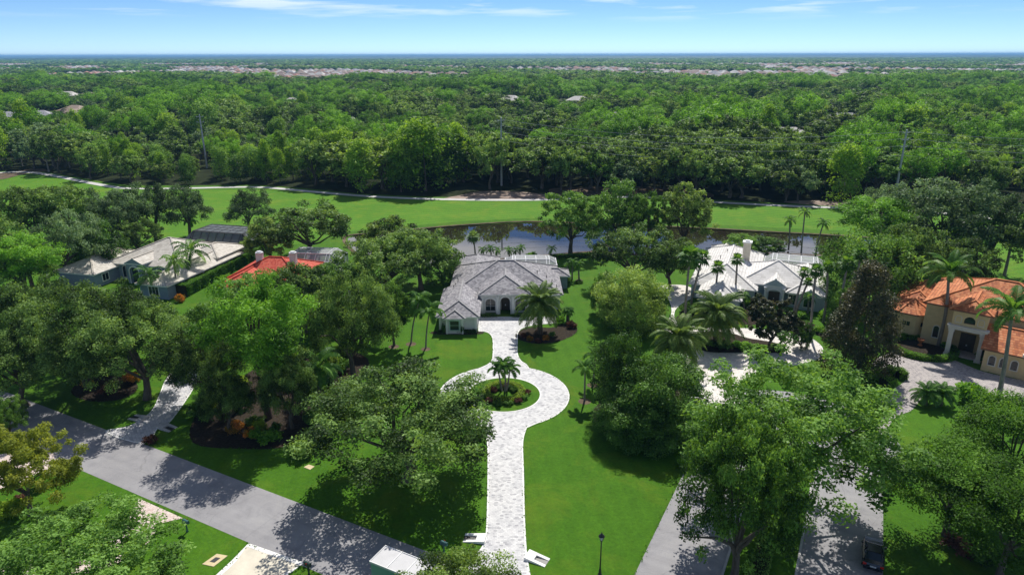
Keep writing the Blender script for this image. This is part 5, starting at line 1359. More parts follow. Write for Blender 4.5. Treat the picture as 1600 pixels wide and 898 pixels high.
R_mats = {'tan': plain('far_tan_roof', (0.33, 0.255, 0.21), 0.8), 'grey': plain('far_grey_roof', (0.32, 0.32, 0.34), 0.8), 'pale': plain('far_pale_roof', (0.50, 0.48, 0.45), 0.8), 'brown': plain('far_brown_roof', (0.24, 0.165, 0.135), 0.8), 'terracotta': plain('far_terracotta_roof', (0.38, 0.20, 0.145), 0.8)}
W_far = plain('far_pale_wall', (0.48, 0.45, 0.40), 0.85)
def far_house_mesh(rm, seed):
    """hipped house with a wing, windows and door, about 18 m wide"""
    r = random.Random(seed); b = MB()
    def hp(x0, x1, y0, y1, e, p):
        w, d = x1 - x0, y1 - y0; k = min(w, d) / 2; z = e + p * k
        A, B = ((x0 + k, (y0 + y1) / 2, z), (x1 - k, (y0 + y1) / 2, z)) if w >= d else (((x0 + x1) / 2, y0 + k, z), ((x0 + x1) / 2, y1 - k, z))
        E_ = [(x0, y0, e), (x1, y0, e), (x1, y1, e), (x0, y1, e)]
        if w >= d:
            b.poly([E_[0], E_[1], B, A]); b.poly([E_[2], E_[3], A, B]); b.poly([E_[3], E_[0], A]); b.poly([E_[1], E_[2], B])
        else:
            b.poly([E_[3], E_[0], A, B]); b.poly([E_[1], E_[2], B, A]); b.poly([E_[0], E_[1], A]); b.poly([E_[2], E_[3], B])
        b.box(x0 + .5, x1 - .5, y0 + .5, y1 - .5, 0, e, 1)
        for x in np.arange(x0 + 2, x1 - 1.5, 3.2): b.box(x, x + 1.4, y0 + .42, y0 + .49, .9, 2.2, 2)
    hp(-9, 9, -6, 6, 3.2, .45)
    s = r.choice([-1, 1]); hp(*(sorted((s * 2.5, s * 9.3))), -10, 2, 3.0, .45)
    return b.mesh('far_house', [R_mats[rm], W_far, M_glass])
FH = {k: [far_house_mesh(k, i) for i in range(2)] for k in R_mats}
rf = random.Random(21)
clear = []
for i, (px, py, w, rm) in enumerate(WH):
    g = G(px, py, 5); clear.append((g.x, g.y, w * .5, 7.2 * g.y / 46))
    s = w / 18
    o = put('house', FH[rm][i % 2], None, (g.x, g.y, 0), (0, 0, rf.uniform(-.6, .6)), (s, s, max(1.25, min(1.6, s * 1.2))))
    side = 'left' if px < 350 else ('centre' if px < 1000 else 'right')
    tag(o, '%s-roofed house glimpsed between trees in the woods, %s' % (rm, WHL[i]), 'house', 'houses hidden in the woods')
# clearings: a pond with bright grass in the middle, a drive to the right
gc = G(885, 168); clear.append((gc.x, gc.y + 2, 40, 55))
sheet('clearing_lawn', [(gc.x + 34 * math.cos(a * .5236), gc.y + 10 + 26 * math.sin(a * .5236)) for a in range(12)], 0.008, M_fair, 'small bright lawn clearing deep in the woods')
sheet('woodland_pond', [(gc.x + 4 + 26 * math.cos(a * .5236), gc.y - 28 + 9 * math.sin(a * .5236)) for a in range(12)], 0.012, mw, 'small dark pond before the woodland clearing')
clear.append((gc.x + 4, gc.y - 28, 26, 14))
def blocked(x, y, m=0):
    for cx, c_, a, bfront in clear:
        if -bfront < y - c_ < a and abs(x - cx * y / c_) < a + m: return True
    return False
# suburb strips (world boxes in depth, lateral range) with low trees and many houses
SUB = [(-2700, -300, 1080, 2000), (-1700, -180, 2000, 2900), (-420, 420, 1350, 2500), (330, 1900, 1050, 2400), (500, 3200, 2400, 3800), (-3200, -900, 2800, 3800)]
def sub_mask(x, y): return math.sin(x / 150 + 2 * math.sin(y / 300)) + math.sin(y / 190 + 2.2 * math.sin(x / 260 + 1)) + .7 * math.sin(x / 61 + y / 97)
def in_sub(x, y): return any(a < x < b and c < y < d for a, b, c, d in SUB) and sub_mask(x, y) > -.6
sites = []
for (a, b_, c, d) in SUB:
    for y in np.arange(c, d, 58):
        for x in np.arange(a, b_, 26 if y < 2000 else 32):
            X, Y = x + rf.uniform(-5, 5), y + rf.uniform(-8, 8) + 24 * math.sin(x / 170)
            px, py = proj(X, Y)
            if -20 < px < 1620 and sub_mask(X, Y) > -.45 and rf.random() < .8: sites.append((Y, X, px))
sites.sort()
# the nearest rows hide behind the last trees: the 290 that show largest stand a little deeper
vis = [s_ for s_ in sites if s_[0] > [min(c for a, b_, c, d in SUB if a < s_[1] < b_ and c - 60 < s_[0] < d + 60) if any(a < s_[1] < b_ and c - 60 < s_[0] < d + 60 for a, b_, c, d in SUB) else 0][0] + 130]
keep = vis[:290]; kset = set(keep)
def suburb_house(rm, X, Y): return rf.choice([0, math.pi / 2, math.pi, .3]), rf.uniform(1.05, 1.35)
ROOFS, RW = ['pale', 'tan', 'brown', 'grey', 'terracotta'], [4, 5, 4, 3, 1.5]
for (Y, X, px) in keep:
    rm = rf.choices(ROOFS, RW)[0]; a_, s = suburb_house(rm, X, Y)
    o = put('house', FH[rm][rf.randrange(2)], None, (X, Y, 0), (0, 0, a_), (s, s, s * 1.4))
    z = 'left edge' if px < 180 else 'left' if px < 400 else 'centre left' if px < 700 else 'centre' if px < 950 else 'centre right' if px < 1180 else 'right' if px < 1400 else 'right edge'
    tag(o, '%s-roofed house in the far suburb, %s, %s row' % (rm, z, 'nearer' if Y < 1500 else 'middle' if Y < 1900 else 'farther'), 'house', 'houses of the far suburb')
# the remaining rows are too small to count: one mass
mb_ = MB()
for (Y, X, px) in sites:
    if (Y, X, px) in kset: continue
    i = ROOFS.index(rf.choices(ROOFS, RW)[0]); w, d, h = rf.uniform(9, 12), rf.uniform(7, 10), rf.uniform(4.2, 5.0); k = d
    if rf.random() < .5: w, d = d, w; k = w
    A, B = ((X - w + k, Y, h + k * .55), (X + w - k, Y, h + k * .55)) if w > d else ((X, Y - d + k, h + k * .55), (X, Y + d - k, h + k * .55))
    E_ = [(X - w, Y - d, h), (X + w, Y - d, h), (X + w, Y + d, h), (X - w, Y + d, h)]
    b0_ = len(mb_.v); mb_.faces(E_ + [A, B], [(0, 1, 5, 4), (2, 3, 4, 5), (3, 0, 4), (1, 2, 5)] if w > d else [(3, 0, 4, 5), (1, 2, 5, 4), (0, 1, 4), (2, 3, 5)], i)
    mb_.box(X - w + .6, X + w - .6, Y - d + .6, Y + d - .6, 0, h, 5)
tag(mb_.build('suburb_rows', [R_mats[k] for k in ROOFS] + [W_far]), 'rows of tiny pale and tan roofs of the farthest suburb', 'houses', kind='stuff')

POLES = [tuple(G(784, 290).xy), tuple(G(1397, 318).xy), tuple(G(324, 262).xy)]
rw = random.Random(33)
pts = []
y = 222.0
while y < 7000:
    s = 8.9 + max(0, y - 260) * 0.009 if y < 1300 else 18.0 + (y - 1300) * 0.0105
    half = y * 0.80 + 60
    x = -half + rw.uniform(0, s)
    while x < half:
        X, Y = x + rw.uniform(-.42, .42) * s, y + rw.uniform(-.42, .42) * s
        x += s
        px, py = proj(X, Y)
        if not -90 < px < 1690: continue
        if py > np.interp(px, wfx, wfy) - 0.8: continue
        if any((X - a_) ** 2 + (Y - b_) ** 2 < 30 or (abs(X - a_ * Y / b_) < 3.0 and -45 < Y - b_ < 0) for a_, b_ in POLES): continue
        lowz = blocked(X, Y, 2)
        if lowz and (rw.random() < .5 or blocked(X, Y + 12, -2) and Y < 600 and rw.random() < .5): continue
        if 695 < px < 862 and Y < (250 if px < 745 else 241): continue
        if Y > 330 and math.sin(X / 53 + 2 * math.sin(Y / 80)) * math.sin(Y / 71 + X / 140) > .93: continue
        sb = in_sub(X, Y)
        if sb and rw.random() < .62: continue
        pts.append((Y, X, px, s, sb or (lowz and 2)))
    y += s
pts.sort()
col_src = bpy.data.collections.new('far_tree_kinds')
src_keys = []
def joined_mesh(cm, tm):
    """crown and trunk in one mesh for the uncounted mass"""
    import bmesh
    bm = bmesh.new(); bm.from_mesh(cm); nface = len(bm.faces); bm.from_mesh(tm); bm.faces.ensure_lookup_table()
    for f in bm.faces[nface:]: f.material_index = 1
    me = bpy.data.meshes.new('mass_tree'); bm.to_mesh(me); bm.free()
    me.materials.append(cm.materials[0]); me.materials.append(tm.materials[0])
    return me
def far_clump(kind, mat, seed):
    """light tree of few leaf sprays for the distance"""
    cm, tm, H_, W_ = tree_mesh(kind, seed, 320, 2.0, 20, 13, 13, mat, tr=.3)
    return cm, tm, H_, W_
FAR = {'pine': far_clump('pine', F_pine, 600), 'oak': far_clump('oak', F_oak, 601), 'gum': far_clump('broad', F_dark, 602), 'greyoak': far_clump('oak', F_oak, 603), 'melaleuca': far_clump('broad', F_dark, 604)}  # darker leaf colours than the near trees, so the distance looks less lit
kidx = {}
for k in sorted(FOR):
    for j, (cm, tm, H_, W_) in enumerate(FOR[k]): src_keys.append(('near', k, j, joined_mesh(cm, tm), H_, W_))
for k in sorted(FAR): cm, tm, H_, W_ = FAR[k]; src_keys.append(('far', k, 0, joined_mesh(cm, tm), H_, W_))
for i, (a, k, j, me_, H_, W_) in enumerate(src_keys):
    o = bpy.data.objects.new('k%02d' % i, me_); col_src.objects.link(o); kidx[(a, k, j)] = i
ZONES = [(110, 'at the left edge'), (220, 'behind the cart path bend'), (320, 'left of the left pole'), (420, 'right of the left pole'), (540, 'left of centre fairway'), (690, 'left of the sand clearing'), (790, 'behind the sand clearing'), (870, 'right of the middle pole'), (960, 'behind the airy pond tree'), (1110, 'behind the olive pond tree'), (1240, 'behind the white chimney'), (1400, 'left of the right pole'), (1510, 'right of the right pole'), (99999, 'at the right edge')]
pos, kk, sc, ro = [], [], [], []
ind = 0
for (Y, X, px, s, sb) in pts:
    k = wood_kind(px, Y, rw)
    if sb: k = rw.choice(['oak', 'gum', 'oak', 'greyoak'])
    if Y < 1100:
        j = rw.randrange(len(FOR[k])); cm, tm, H_, W_ = FOR[k][j]
        f = rw.uniform(.55, 1.25); wd = rw.uniform(.75, 1.4)
        if Y < 300: f = max(f, 1.05 if k == 'oak' else .9)
        if k == 'sabal': f = rw.uniform(.75, 1.15); wd = rw.uniform(.9, 1.2)
        grow = 1 + max(0, s - 9) * .06; f *= 1 + .32 * math.sin(X / 37 + 1.3 * math.sin(Y / 61)) * math.sin(Y / 43 + X / 90)
        S = (f * wd * grow, f * wd * grow, f * (.4 if sb == 2 else 1))
        if ind < 300 and -60 < px < 1660:
            nm, desc = FN[k]; zn = next(z for lim, z in ZONES if px < lim); dp = Y - G(px, np.interp(px, wfx, wfy)).y
            rowd = 'front row' if dp < 9 else 'second row' if dp < 18 else 'third row' if dp < 28 else 'deeper rows'
            o = empty(nm, (X, Y, 0), 0, '%s, %s of the woods, %s' % (desc, rowd, zn), 'tree', 'trees along the near edge of the woods')
            a = rw.uniform(0, 6.28); put('crown', cm, o, rot=(0, 0, a), scl=S); put('trunk', tm, o, rot=(0, 0, a), scl=S); ind += 1
            continue
        pos.append((X, Y, 0)); kk.append(kidx[('near', k, j)]); sc.append(S); ro.append(rw.uniform(0, 6.28))
    else:
        if k == 'sabal': k = 'oak'
        f = rw.uniform(.65, 1.25) * (0.42 if sb else 1); wd = s / 13 * 1.35
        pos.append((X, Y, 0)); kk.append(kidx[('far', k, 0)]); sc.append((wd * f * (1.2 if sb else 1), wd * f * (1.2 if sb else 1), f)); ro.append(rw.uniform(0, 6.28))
pm = bpy.data.meshes.new('woodland'); pm.from_pydata(pos, [], [])
a = pm.attributes.new('kind', 'INT', 'POINT'); a.data.foreach_set('value', kk)
a = pm.attributes.new('size', 'FLOAT_VECTOR', 'POINT'); a.data.foreach_set('vector', np.array(sc, np.float32).ravel())
a = pm.attributes.new('turn', 'FLOAT', 'POINT'); a.data.foreach_set('value', ro)
wl_ = put('woodland', pm); tag(wl_, 'dense green woods stretching from the golf course to the horizon', 'woods', kind='stuff')
nt = bpy.data.node_groups.new('scatter_woods', 'GeometryNodeTree')
nt.interface.new_socket('Geometry', in_out='INPUT', socket_type='NodeSocketGeometry'); nt.interface.new_socket('Geometry', in_out='OUTPUT', socket_type='NodeSocketGeometry')
gn = nt.nodes; gi, go = gn.new('NodeGroupInput'), gn.new('NodeGroupOutput')
ci = gn.new('GeometryNodeCollectionInfo'); ci.inputs['Collection'].default_value = col_src; ci.inputs['Separate Children'].default_value = True; ci.inputs['Reset Children'].default_value = True
ip = gn.new('GeometryNodeInstanceOnPoints'); ip.inputs['Pick Instance'].default_value = True
def nattr(name, t): n = gn.new('GeometryNodeInputNamedAttribute'); n.data_type = t; n.inputs['Name'].default_value = name; return n.outputs['Attribute']
nt.links.new(gi.outputs[0], ip.inputs['Points']); nt.links.new(ci.outputs[0], ip.inputs['Instance'])
nt.links.new(nattr('kind', 'INT'), ip.inputs['Instance Index']); nt.links.new(nattr('size', 'FLOAT_VECTOR'), ip.inputs['Scale'])
cx_ = gn.new('ShaderNodeCombineXYZ'); nt.links.new(nattr('turn', 'FLOAT'), cx_.inputs[2])
er = gn.new('FunctionNodeEulerToRotation'); nt.links.new(cx_.outputs[0], er.inputs[0]); nt.links.new(er.outputs[0], ip.inputs['Rotation'])
nt.links.new(ip.outputs[0], go.inputs[0])
md = wl_.modifiers.new('scatter', 'NODES'); md.node_group = nt
print('woods', len(pos), 'individual', ind, 'houses', len(keep), 'of', len(sites))

# canopy of the farthest woods, one bumpy mass to the horizon
rngf = np.random.default_rng(9)
ys = 6600 * 1.045 ** np.arange(0, 36); xs_ = np.linspace(-1.0, 1.0, 260)
XX = xs_[None] * ys[:, None] * .9; YY = np.repeat(ys[:, None], 260, 1) + rngf.normal(size=(36, 260)) * 40
ZZ = 9 + rngf.random((36, 260)) * 7 + 5 * np.sin(XX / 900) + 4 * np.sin(YY / 700 + XX / 1500); ZZ[0] = 2
ZZ += np.clip((YY - 12000) / 16000, 0, 1) * 14
ii = np.arange(36 * 260).reshape(36, 260)
Ff = np.stack([ii[:-1, :-1], ii[:-1, 1:], ii[1:, 1:], ii[1:, :-1]], -1).reshape(-1, 4)
tag(put('far_woods', mesh_np('far_woods', np.stack([XX, YY, ZZ], -1).reshape(-1, 3), Ff, F_dark, attr={'tint': rngf.random(len(Ff)) * .5})), 'dark band of distant woods on the horizon', 'woods', kind='stuff')

# ================================================================== SMALL THINGS
M_dgrn = plain('dark_green_paint', (0.02, 0.045, 0.04), 0.4, 0.4, 0.1)
M_teal = plain('teal_green_paint', (0.05, 0.13, 0.13), 0.4, 0.4, 0.1)
M_lampg = plain('frosted_lamp_glass', (0.55, 0.58, 0.6), 0.2, 0.5, 0.03)
M_tyre = plain('tyre_rubber', (0.015, 0.015, 0.015), 0.8, 0.2, 0.1)
M_car = plain('black_car_paint', (0.012, 0.015, 0.022), 0.2, 0.6, 0.05)
M_tail = plain('red_tail_light', (0.45, 0.02, 0.012), 0.25, 0.5, 0.05)
M_chr = plain('chrome_trim', (0.6, 0.6, 0.62), 0.2, 0.5, 0.03, metal=0.9)
M_van = plain('white_truck_paint', (0.52, 0.52, 0.53), 0.4, 0.4, 0.06)
M_vrefl = plain('truck_side_green_reflection', (0.16, 0.34, 0.26), 0.5, 0.4, 0.06)  # green reflection on the truck side put into its base colour
M_steel = plain('galvanised_steel_pole', (0.36, 0.38, 0.40), 0.5, 0.4, 0.1)

# street lamp
g = G(936, 903); L_ = empty('street_lamp', (g.x, g.y, 0), 0, 'black lantern street lamp on the lawn at bottom centre', 'street lamp')
b = MB(); b.lathe((0, 0, 0), [(.24, 0), (.24, .12), (.17, .2), (.2, .5), (.13, .62), (.12, 1.0), (.08, 1.1)], 12); b.build('base', M_blk, L_)
b = MB(); b.lathe((0, 0, 1.08), [(.075, 0), (.06, 1.2), (.05, 3.0), (.09, 3.05), (.05, 3.12), (.12, 3.2)], 10); b.build('pole', M_blk, L_)
b = MB(); b.lathe((0, 0, 4.28), [(.13, 0), (.24, .42)], 6, 0); gl_ = b.build('lantern_glass', M_lampg, L_)
b = MB()
for k in range(6):
    a = k * math.pi / 3; b.bar((.13 * math.cos(a), .13 * math.sin(a), 4.28), (.25 * math.cos(a), .25 * math.sin(a), 4.71), .03)
b.lathe((0, 0, 4.2), [(0, .06), (.15, .06), (.15, .1)], 6); b.build('lantern_frame', M_blk, L_)
b = MB(); b.lathe((0, 0, 4.7), [(.30, 0), (.24, .1), (.08, .24), (.05, .3), (.07, .36), (.03, .44), (0, .5)], 12); b.build('cap', M_blk, L_)

def mailbox(px, py, label, rz=0.0, mat=None):
    g = G(px, py); o = empty('mailbox', (g.x, g.y, 0), rz, label, 'mailbox')
    b = MB(); b.box(-.06, .06, -.06, .06, -.1, 1.1); b.box(-.09, .09, -.09, .09, 0, .15); b.box(-.04, .04, -.35, .3, .98, 1.06); b.build('post', mat or M_teal, o)
    b = MB(); n = 8; pr = [(-.16, 1.08), (.16, 1.08)] + [(.16 * math.cos(math.pi * k / n), 1.3 + .16 * math.sin(math.pi * k / n)) for k in range(n + 1)]
    V = [(x, -.42, z) for x, z in pr] + [(x, .32, z) for x, z in pr]; m = len(pr)
    b.faces(V, [tuple(range(m)), tuple(range(2 * m - 1, m - 1, -1))] + [(i, i + m, (i + 1) % m + m, (i + 1) % m) for i in range(m)]); bx_ = b.build('box', mat or M_teal, o)
    b = MB(); b.box(.162, .19, -.1, -.06, 1.2, 1.45); b.box(.162, .19, -.1, .06, 1.38, 1.45); b.build('flag', M_tail, bx_)
mailbox(292, 829, 'teal mailbox by the pink paver driveway mouth', R(60))
mailbox(693, 864, 'teal mailbox in tree shade left of the white driveway', R(60))
mailbox(482, 897, 'dark mailbox at the bottom edge by the cream driveway', R(-120), M_dgrn)
mailbox(1102, 640, 'small mailbox at the cream driveway mouth', R(-30), M_dgrn)

# mitred culvert ends: sloped concrete collar round a pipe mouth
def culvert(px, py, rz, label, w=1.3, l=2.2, mat=None):
    g = G(px, py); o = empty('culvert_end', (g.x, g.y, 0), rz, label, 'culvert')
    b = MB(); s = .32
    for (y0, y1) in ((-w / 2, -s), (s, w / 2)):
        b.faces([(0, y0, 0), (l, y0, 0), (l, y1, 0), (0, y1, 0), (0, y0, .34), (l, y0, .06), (l, y1, .06), (0, y1, .34)], [(0, 3, 2, 1), (4, 5, 6, 7), (0, 1, 5, 4), (1, 2, 6, 5), (2, 3, 7, 6), (3, 0, 4, 7)])
    zz_ = .34 - .28 * .42
    b.faces([(0, -s, 0), (l * .42, -s, 0), (l * .42, s, 0), (0, s, 0), (0, -s, .34), (l * .42, -s, zz_), (l * .42, s, zz_), (0, s, .34)], [(4, 5, 6, 7), (1, 2, 6, 5), (0, 3, 7, 4)])
    b.build('concrete_collar', mat or M_edge, o)
    b = MB(); b.faces([(l * .42, -s, .03), (l, -s, .03), (l, s, .03), (l * .42, s, .03)], [(0, 1, 2, 3)]); b.build('pipe_shade_sheet', M_blk, o)  # flat black sheet painting the shade inside the pipe opening
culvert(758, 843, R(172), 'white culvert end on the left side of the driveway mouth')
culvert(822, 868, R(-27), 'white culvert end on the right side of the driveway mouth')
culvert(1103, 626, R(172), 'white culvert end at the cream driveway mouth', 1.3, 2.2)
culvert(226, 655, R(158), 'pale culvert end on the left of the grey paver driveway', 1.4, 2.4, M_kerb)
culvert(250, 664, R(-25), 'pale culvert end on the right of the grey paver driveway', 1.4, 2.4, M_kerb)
def pad(pts, label, hole=True):
    P_ = gpx(pts); c = sum(P_, Vector()) / len(P_); o = empty('drain_slab', (c.x, c.y, 0), 0, label, 'drain cover')
    b = MB(); b.prism([(p.x - c.x, p.y - c.y) for p in P_], -.05, .05); b.build('slab', plain('buff_concrete', (.60, .50, .30), .85) if 'buff_concrete' not in MATS else MATS['buff_concrete'], o)
    if hole: b = MB(); b.prism([(q.x * .42, q.y * .42) for q in ((p - c) for p in P_)], .05, .07); b.build('grate', M_ald, o)
pad([(315, 880), (338, 864), (355, 867), (333, 884)], 'buff concrete drain slab on the grass at bottom left')
pad([(474, 729), (482, 725), (491, 728), (484, 733)], 'small buff utility cover on the lawn by the lime shrub', False)

# parked car, rear towards the camera
def car(px, py, rz, label):
    g = G(px, py); o = empty('parked_car', (g.x, g.y, 0.016), rz, label, 'car')
    W2 = .92
    # stations along y from tail to nose: (y, z_low, z_shoulder, half width)
    st = [(-2.30, .42, .78, .70), (-2.22, .32, .96, .84), (-1.7, .26, 1.02, .91), (-.6, .24, .98, .93), (.6, .24, .95, .93), (1.5, .26, .92, .91), (2.1, .30, .80, .84), (2.32, .40, .62, .66)]
    b = MB(); ring = []
    for (y, zl, zs, hw) in st: ring.append([(-hw * .86, y, zl), (-hw, y, zl + .16), (-hw, y, zs - .14), (-hw * .88, y, zs), (hw * .88, y, zs), (hw, y, zs - .14), (hw, y, zl + .16), (hw * .86, y, zl)])
    V = [p for r_ in ring for p in r_]; n = 8
    b.faces(V, [(i * n + k, i * n + (k + 1) % n, (i + 1) * n + (k + 1) % n, (i + 1) * n + k) for i in range(len(st) - 1) for k in range(n)])
    b.poly(ring[0]); b.poly(ring[-1][::-1]); b.build('body', M_car, o, smooth=False)
    b = MB(); lo = [(-.78, -1.75, 1.0), (.78, -1.75, 1.0), (.80, 1.05, .96), (-.80, 1.05, .96)]; hi = [(-.58, -1.05, 1.43), (.58, -1.05, 1.43), (.60, .15, 1.45), (-.60, .15, 1.45)]
    b.faces(lo + hi, [(0, 1, 5, 4), (1, 2, 6, 5), (2, 3, 7, 6), (3, 0, 4, 7)]); b.build('windows', M_glass, o)
    b = MB(); b.prism([(-.6, -1.1), (.6, -1.1), (.62, .2), (-.62, .2)], 1.43, 1.48)
    for s in (-1, 1):
        b.bar((s * .77, -1.74, 1.0), (s * .59, -1.06, 1.45), .09); b.bar((s * .79, 1.05, .97), (s * .60, .16, 1.46), .08); b.bar((s * .8, -.4, .98), (s * .61, -.4, 1.45), .09)
    b.build('roof', M_car, o)
    for s in (-1, 1):
        b = MB(); b.box(s * .72 - .16, s * .72 + .16, -2.30, -2.18, .72, .92); b.build('tail_light', M_tail, o)
        b = MB(); b.box(s * .66 - .14, s * .66 + .14, 2.12, 2.28, .56, .70); b.build('headlight', M_lampg, o)
        b = MB(); b.box(s * 1.0 - .09, s * 1.0 + .09, .55, .72, .98, 1.1); b.build('mirror', M_car, o)
        for y in (-1.4, 1.42):
            b = MB(); pr = [(.2, -.11), (.33, -.11), (.34, 0), (.33, .11), (.2, .11)]
            nn = 16; V = [(s * .82 + x, y + r_ * math.cos(2 * math.pi * k / nn), .34 + r_ * math.sin(2 * math.pi * k / nn)) for (r_, x) in pr for k in range(nn)]
            b.faces(V, [(i * nn + k, i * nn + (k + 1) % nn, (i + 1) * nn + (k + 1) % nn, (i + 1) * nn + k) for i in range(len(pr) - 1) for k in range(nn)])
            wh = b.build('wheel', M_tyre, o)
            b = MB(); b.poly([(s * .93, y + .2 * math.cos(2 * math.pi * k / 12), .34 + .2 * math.sin(2 * math.pi * k / 12)) for k in range(12)]); b.build('rim', M_chr, wh)
    b = MB(); b.box(-.26, .26, -2.335, -2.302, .62, .76); b.build('number_plate', M_van, o)
    b = MB(); b.box(-.8, .8, -2.36, -2.2, .36, .52); b.build('bumper', M_car, o)
car(1362, 872, R(-27.5), 'dark car with red tail lights parked on the right lane under the tree')

# white box truck on the road
rp = road_pt(49.9, -4.95)
T_ = empty('delivery_truck', (rp.x, rp.y, 0.012), math.atan2(RD.y, RD.x), 'white-roofed box truck on the road behind the bottom centre treetop', 'truck')
b = MB(); b.box(-2.4, 2.6, -1.12, 1.12, .7, 2.55); b.build('box_body', M_vrefl, T_)
b = MB(); b.box(-2.48, 2.68, -1.2, 1.2, 2.55, 2.70); b.build('roof', M_van, T_)
b = MB(); b.box(-2.48, 2.68, 1.14, 1.2, 2.701, 2.76); b.box(-2.48, 2.68, -1.2, -1.14, 2.701, 2.76); b.box(-2.48, -2.42, -1.14, 1.14, 2.701, 2.76); b.box(-.62, -.54, -1.14, 1.14, 2.701, 2.75); b.box(1.2, 1.28, -1.14, 1.14, 2.701, 2.75); b.build('roof_rib', M_wht, T_)
b = MB(); V = [(2.7, 0, .6), (4.3, 0, .6), (4.4, 0, 1.3), (3.7, 0, 2.2), (2.7, 0, 2.25)]
b.faces([(x, -1.0, z) for x, _, z in V] + [(x, 1.0, z) for x, _, z in V], [(0, 1, 2, 3, 4), (9, 8, 7, 6, 5)] + [(i, i + 5, (i + 1) % 5 + 5, (i + 1) % 5) for i in range(5)]); b.build('cab', M_van, T_)
b = MB(); b.faces([(4.38, -.85, 1.36), (4.38, .85, 1.36), (3.77, .85, 2.15), (3.77, -.85, 2.15)], [(0, 1, 2, 3)]); b.v = [(x + .03, y, z + .02) for x, y, z in b.v]; b.build('windscreen', M_glass, T_)
for x in (-1.5, 3.4):
    for y in (-.95, .95):
        b = MB(); nn = 14; V = [(x + r_ * math.cos(2 * math.pi * k / nn), y + w_, .42 + r_ * math.sin(2 * math.pi * k / nn)) for (r_, w_) in ((.01, -.14), (.42, -.14), (.42, .14), (.01, .14)) for k in range(nn)]
        b.faces(V, [(i * nn + k, i * nn + (k + 1) % nn, (i + 1) * nn + (k + 1) % nn, (i + 1) * nn + k) for i in range(3) for k in range(nn)]); b.build('wheel', M_tyre, T_)
for y in (-.8, .8): b = MB(); b.box(4.36, 4.43, y - .14, y + .14, .75, .95); b.build('headlight', M_lampg, T_)

# utility poles and wires in the woods
def pole(px, by, top, r, label, mat=None, arms=0):
    g = G(px, by); h = zat(top, g.y); o = empty('utility_pole', (g.x, g.y, 0), R(20), label, 'utility pole')
    b = MB(); b.lathe((0, 0, 0), [(r, -.5), (r * .85, h * .5), (r * .6, h), (0, h + .1)], 10); b.build('pole', mat or M_steel, o)
    for k in range(arms):
        b = MB(); z = h - 1 - 2.2 * k; b.bar((-1.4, 0, z), (1.4, 0, z), .16); b.lathe((1.3, 0, z + .08), [(.1, 0), (.14, .2), (.06, .4)], 8); b.lathe((-1.3, 0, z + .08), [(.1, 0), (.14, .2), (.06, .4)], 8); b.build('cross_arm', M_steel, o)
    return Vector((g.x, g.y, h))
p1 = pole(784, 290, 184, .42, 'grey steel utility pole at the middle of the woods', arms=1)
p2 = pole(1397, 318, 204, .42, 'tall grey utility pole at the right of the woods', arms=3)
p3 = pole(324, 262, 178, .4, 'grey utility pole at the left of the woods', arms=2)
def wire(a, c, z0, z1, sag, label):
    pts = [Vector((a.x + (c.x - a.x) * t, a.y + (c.y - a.y) * t, z0 + (z1 - z0) * t - sag * 4 * t * (1 - t))) for t in np.linspace(0, 1, 25)]
    b = MB(); b.tube(pts, .045, 4, cap=False); tag(b.build('power_line', M_steel), label, 'wire', 'power lines in the woods')
p4 = Vector((250, 225, 0))
for i, dz in enumerate((0.6, 2.8, 5.0, 8.0)):
    wire(p1, p2, p1.z - dz, p2.z - dz, 4, 'thin power line from the middle pole to the right pole, number %s from top' % ['one', 'two', 'three', 'four'][i])
    wire(p2, p4, p2.z - dz, p2.z - dz, 3, 'thin power line from the right pole to the right edge, number %s from top' % ['one', 'two', 'three', 'four'][i])

# mulch rings round the lawn palms
for px, py, r in ((913, 627, .9), (925, 602, .8), (665, 545, .8), (642, 537, .9), (615, 541, .9), (905, 438, .8)):
    g = G(px, py); b = MB(); b.lathe((0, 0, 0), [(r, .006), (r * .7, .07), (.1, .1)], 14)
    tag(b.build('mulch_ring', M_strw, loc=(g.x, g.y, 0)), kind='structure')

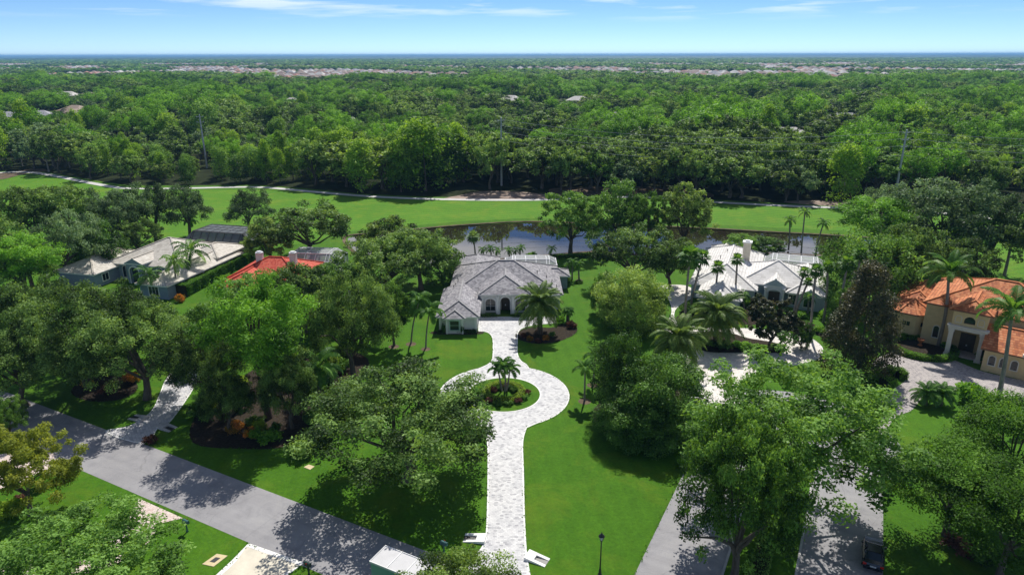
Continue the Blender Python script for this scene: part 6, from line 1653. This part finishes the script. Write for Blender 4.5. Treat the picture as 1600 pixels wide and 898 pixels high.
# ================================================================== GRASS FRINGE
rg = np.random.default_rng(77)
n = 0
yy = 44 + 84 * rg.random(n) ** 1.35; xx = (rg.random(n) * 2 - 1) * (yy * .72 + 8)
def bare(xx, yy):
    hit = np.zeros(len(xx), bool)
    for Pg in HARD:
        lo, hi = Pg.min(0) - .1, Pg.max(0) + .1
        c = np.where((xx > lo[0]) & (xx < hi[0]) & (yy > lo[1]) & (yy < hi[1]))[0]
        if len(c): hit[c] |= sdf_poly(xx[c], yy[c], Pg) < 0.02
    return hit
# fringe along the edges of the paving, denser than the lawn itself
ex, ey = [], []
for Pg in HARD:
    for i in range(len(Pg)):
        a_, b_ = Pg[i], Pg[(i + 1) % len(Pg)]; L_e = float(np.hypot(*(b_ - a_)))
        if max(a_[1], b_[1]) > 128 or L_e < 1e-3: continue
        k = int(L_e * 9)
        t = rg.random(k); ex.append(a_[0] + (b_[0] - a_[0]) * t + rg.normal(size=k) * .16); ey.append(a_[1] + (b_[1] - a_[1]) * t + rg.normal(size=k) * .16)
ex, ey = np.concatenate(ex), np.concatenate(ey)
X_, Y_ = np.concatenate([xx, ex]), np.concatenate([yy, ey])
okk = ~bare(X_, Y_) | (np.arange(len(X_)) >= n) & (rg.random(len(X_)) < .35)
X_, Y_ = X_[okk], Y_[okk]; n = len(X_)
hgt = rg.uniform(.05, .13, n)
Pn = np.stack([X_, Y_, hgt * .5], 1)
Nn = unit(rg.normal(size=(n, 3)) * .4 + [0, 0, 1.2])
V, F = leaf_quads(Pn, Nn, hgt * 2.1, hgt * 1.2, rg)
V[:, 2] = np.maximum(V[:, 2], .002)
pt = .5 + .16 * np.sin(X_ / 3.1 + np.sin(Y_ / 4)) * np.sin(Y_ / 2.7) + rg.normal(size=n) * .2
tag(put('grass_fringe', mesh_np('grass_fringe', V, F, F_grs, attr={'tint': np.clip(pt, 0, 1)})), 'ragged fringe of turf blades along the paving edges', 'grass', kind='stuff')

# ================================================================== HAZE
mh, nd, lk, out = newmat('haze_air')
pv = N(nd, 'ShaderNodeVolumePrincipled'); pv.inputs['Color'].default_value = (0.28, 0.60, 1.0, 1); pv.inputs['Density'].default_value = 8.0e-5; pv.inputs['Anisotropy'].default_value = 0.0
lk.new(pv.outputs[0], out.inputs['Volume'])
b = MB(); b.box(-31500, 31500, -1500, 31500, -2.0, 64.0)
tag(b.build('haze', mh), 'thin bluish air between the camera and the horizon', 'haze', kind='stuff')
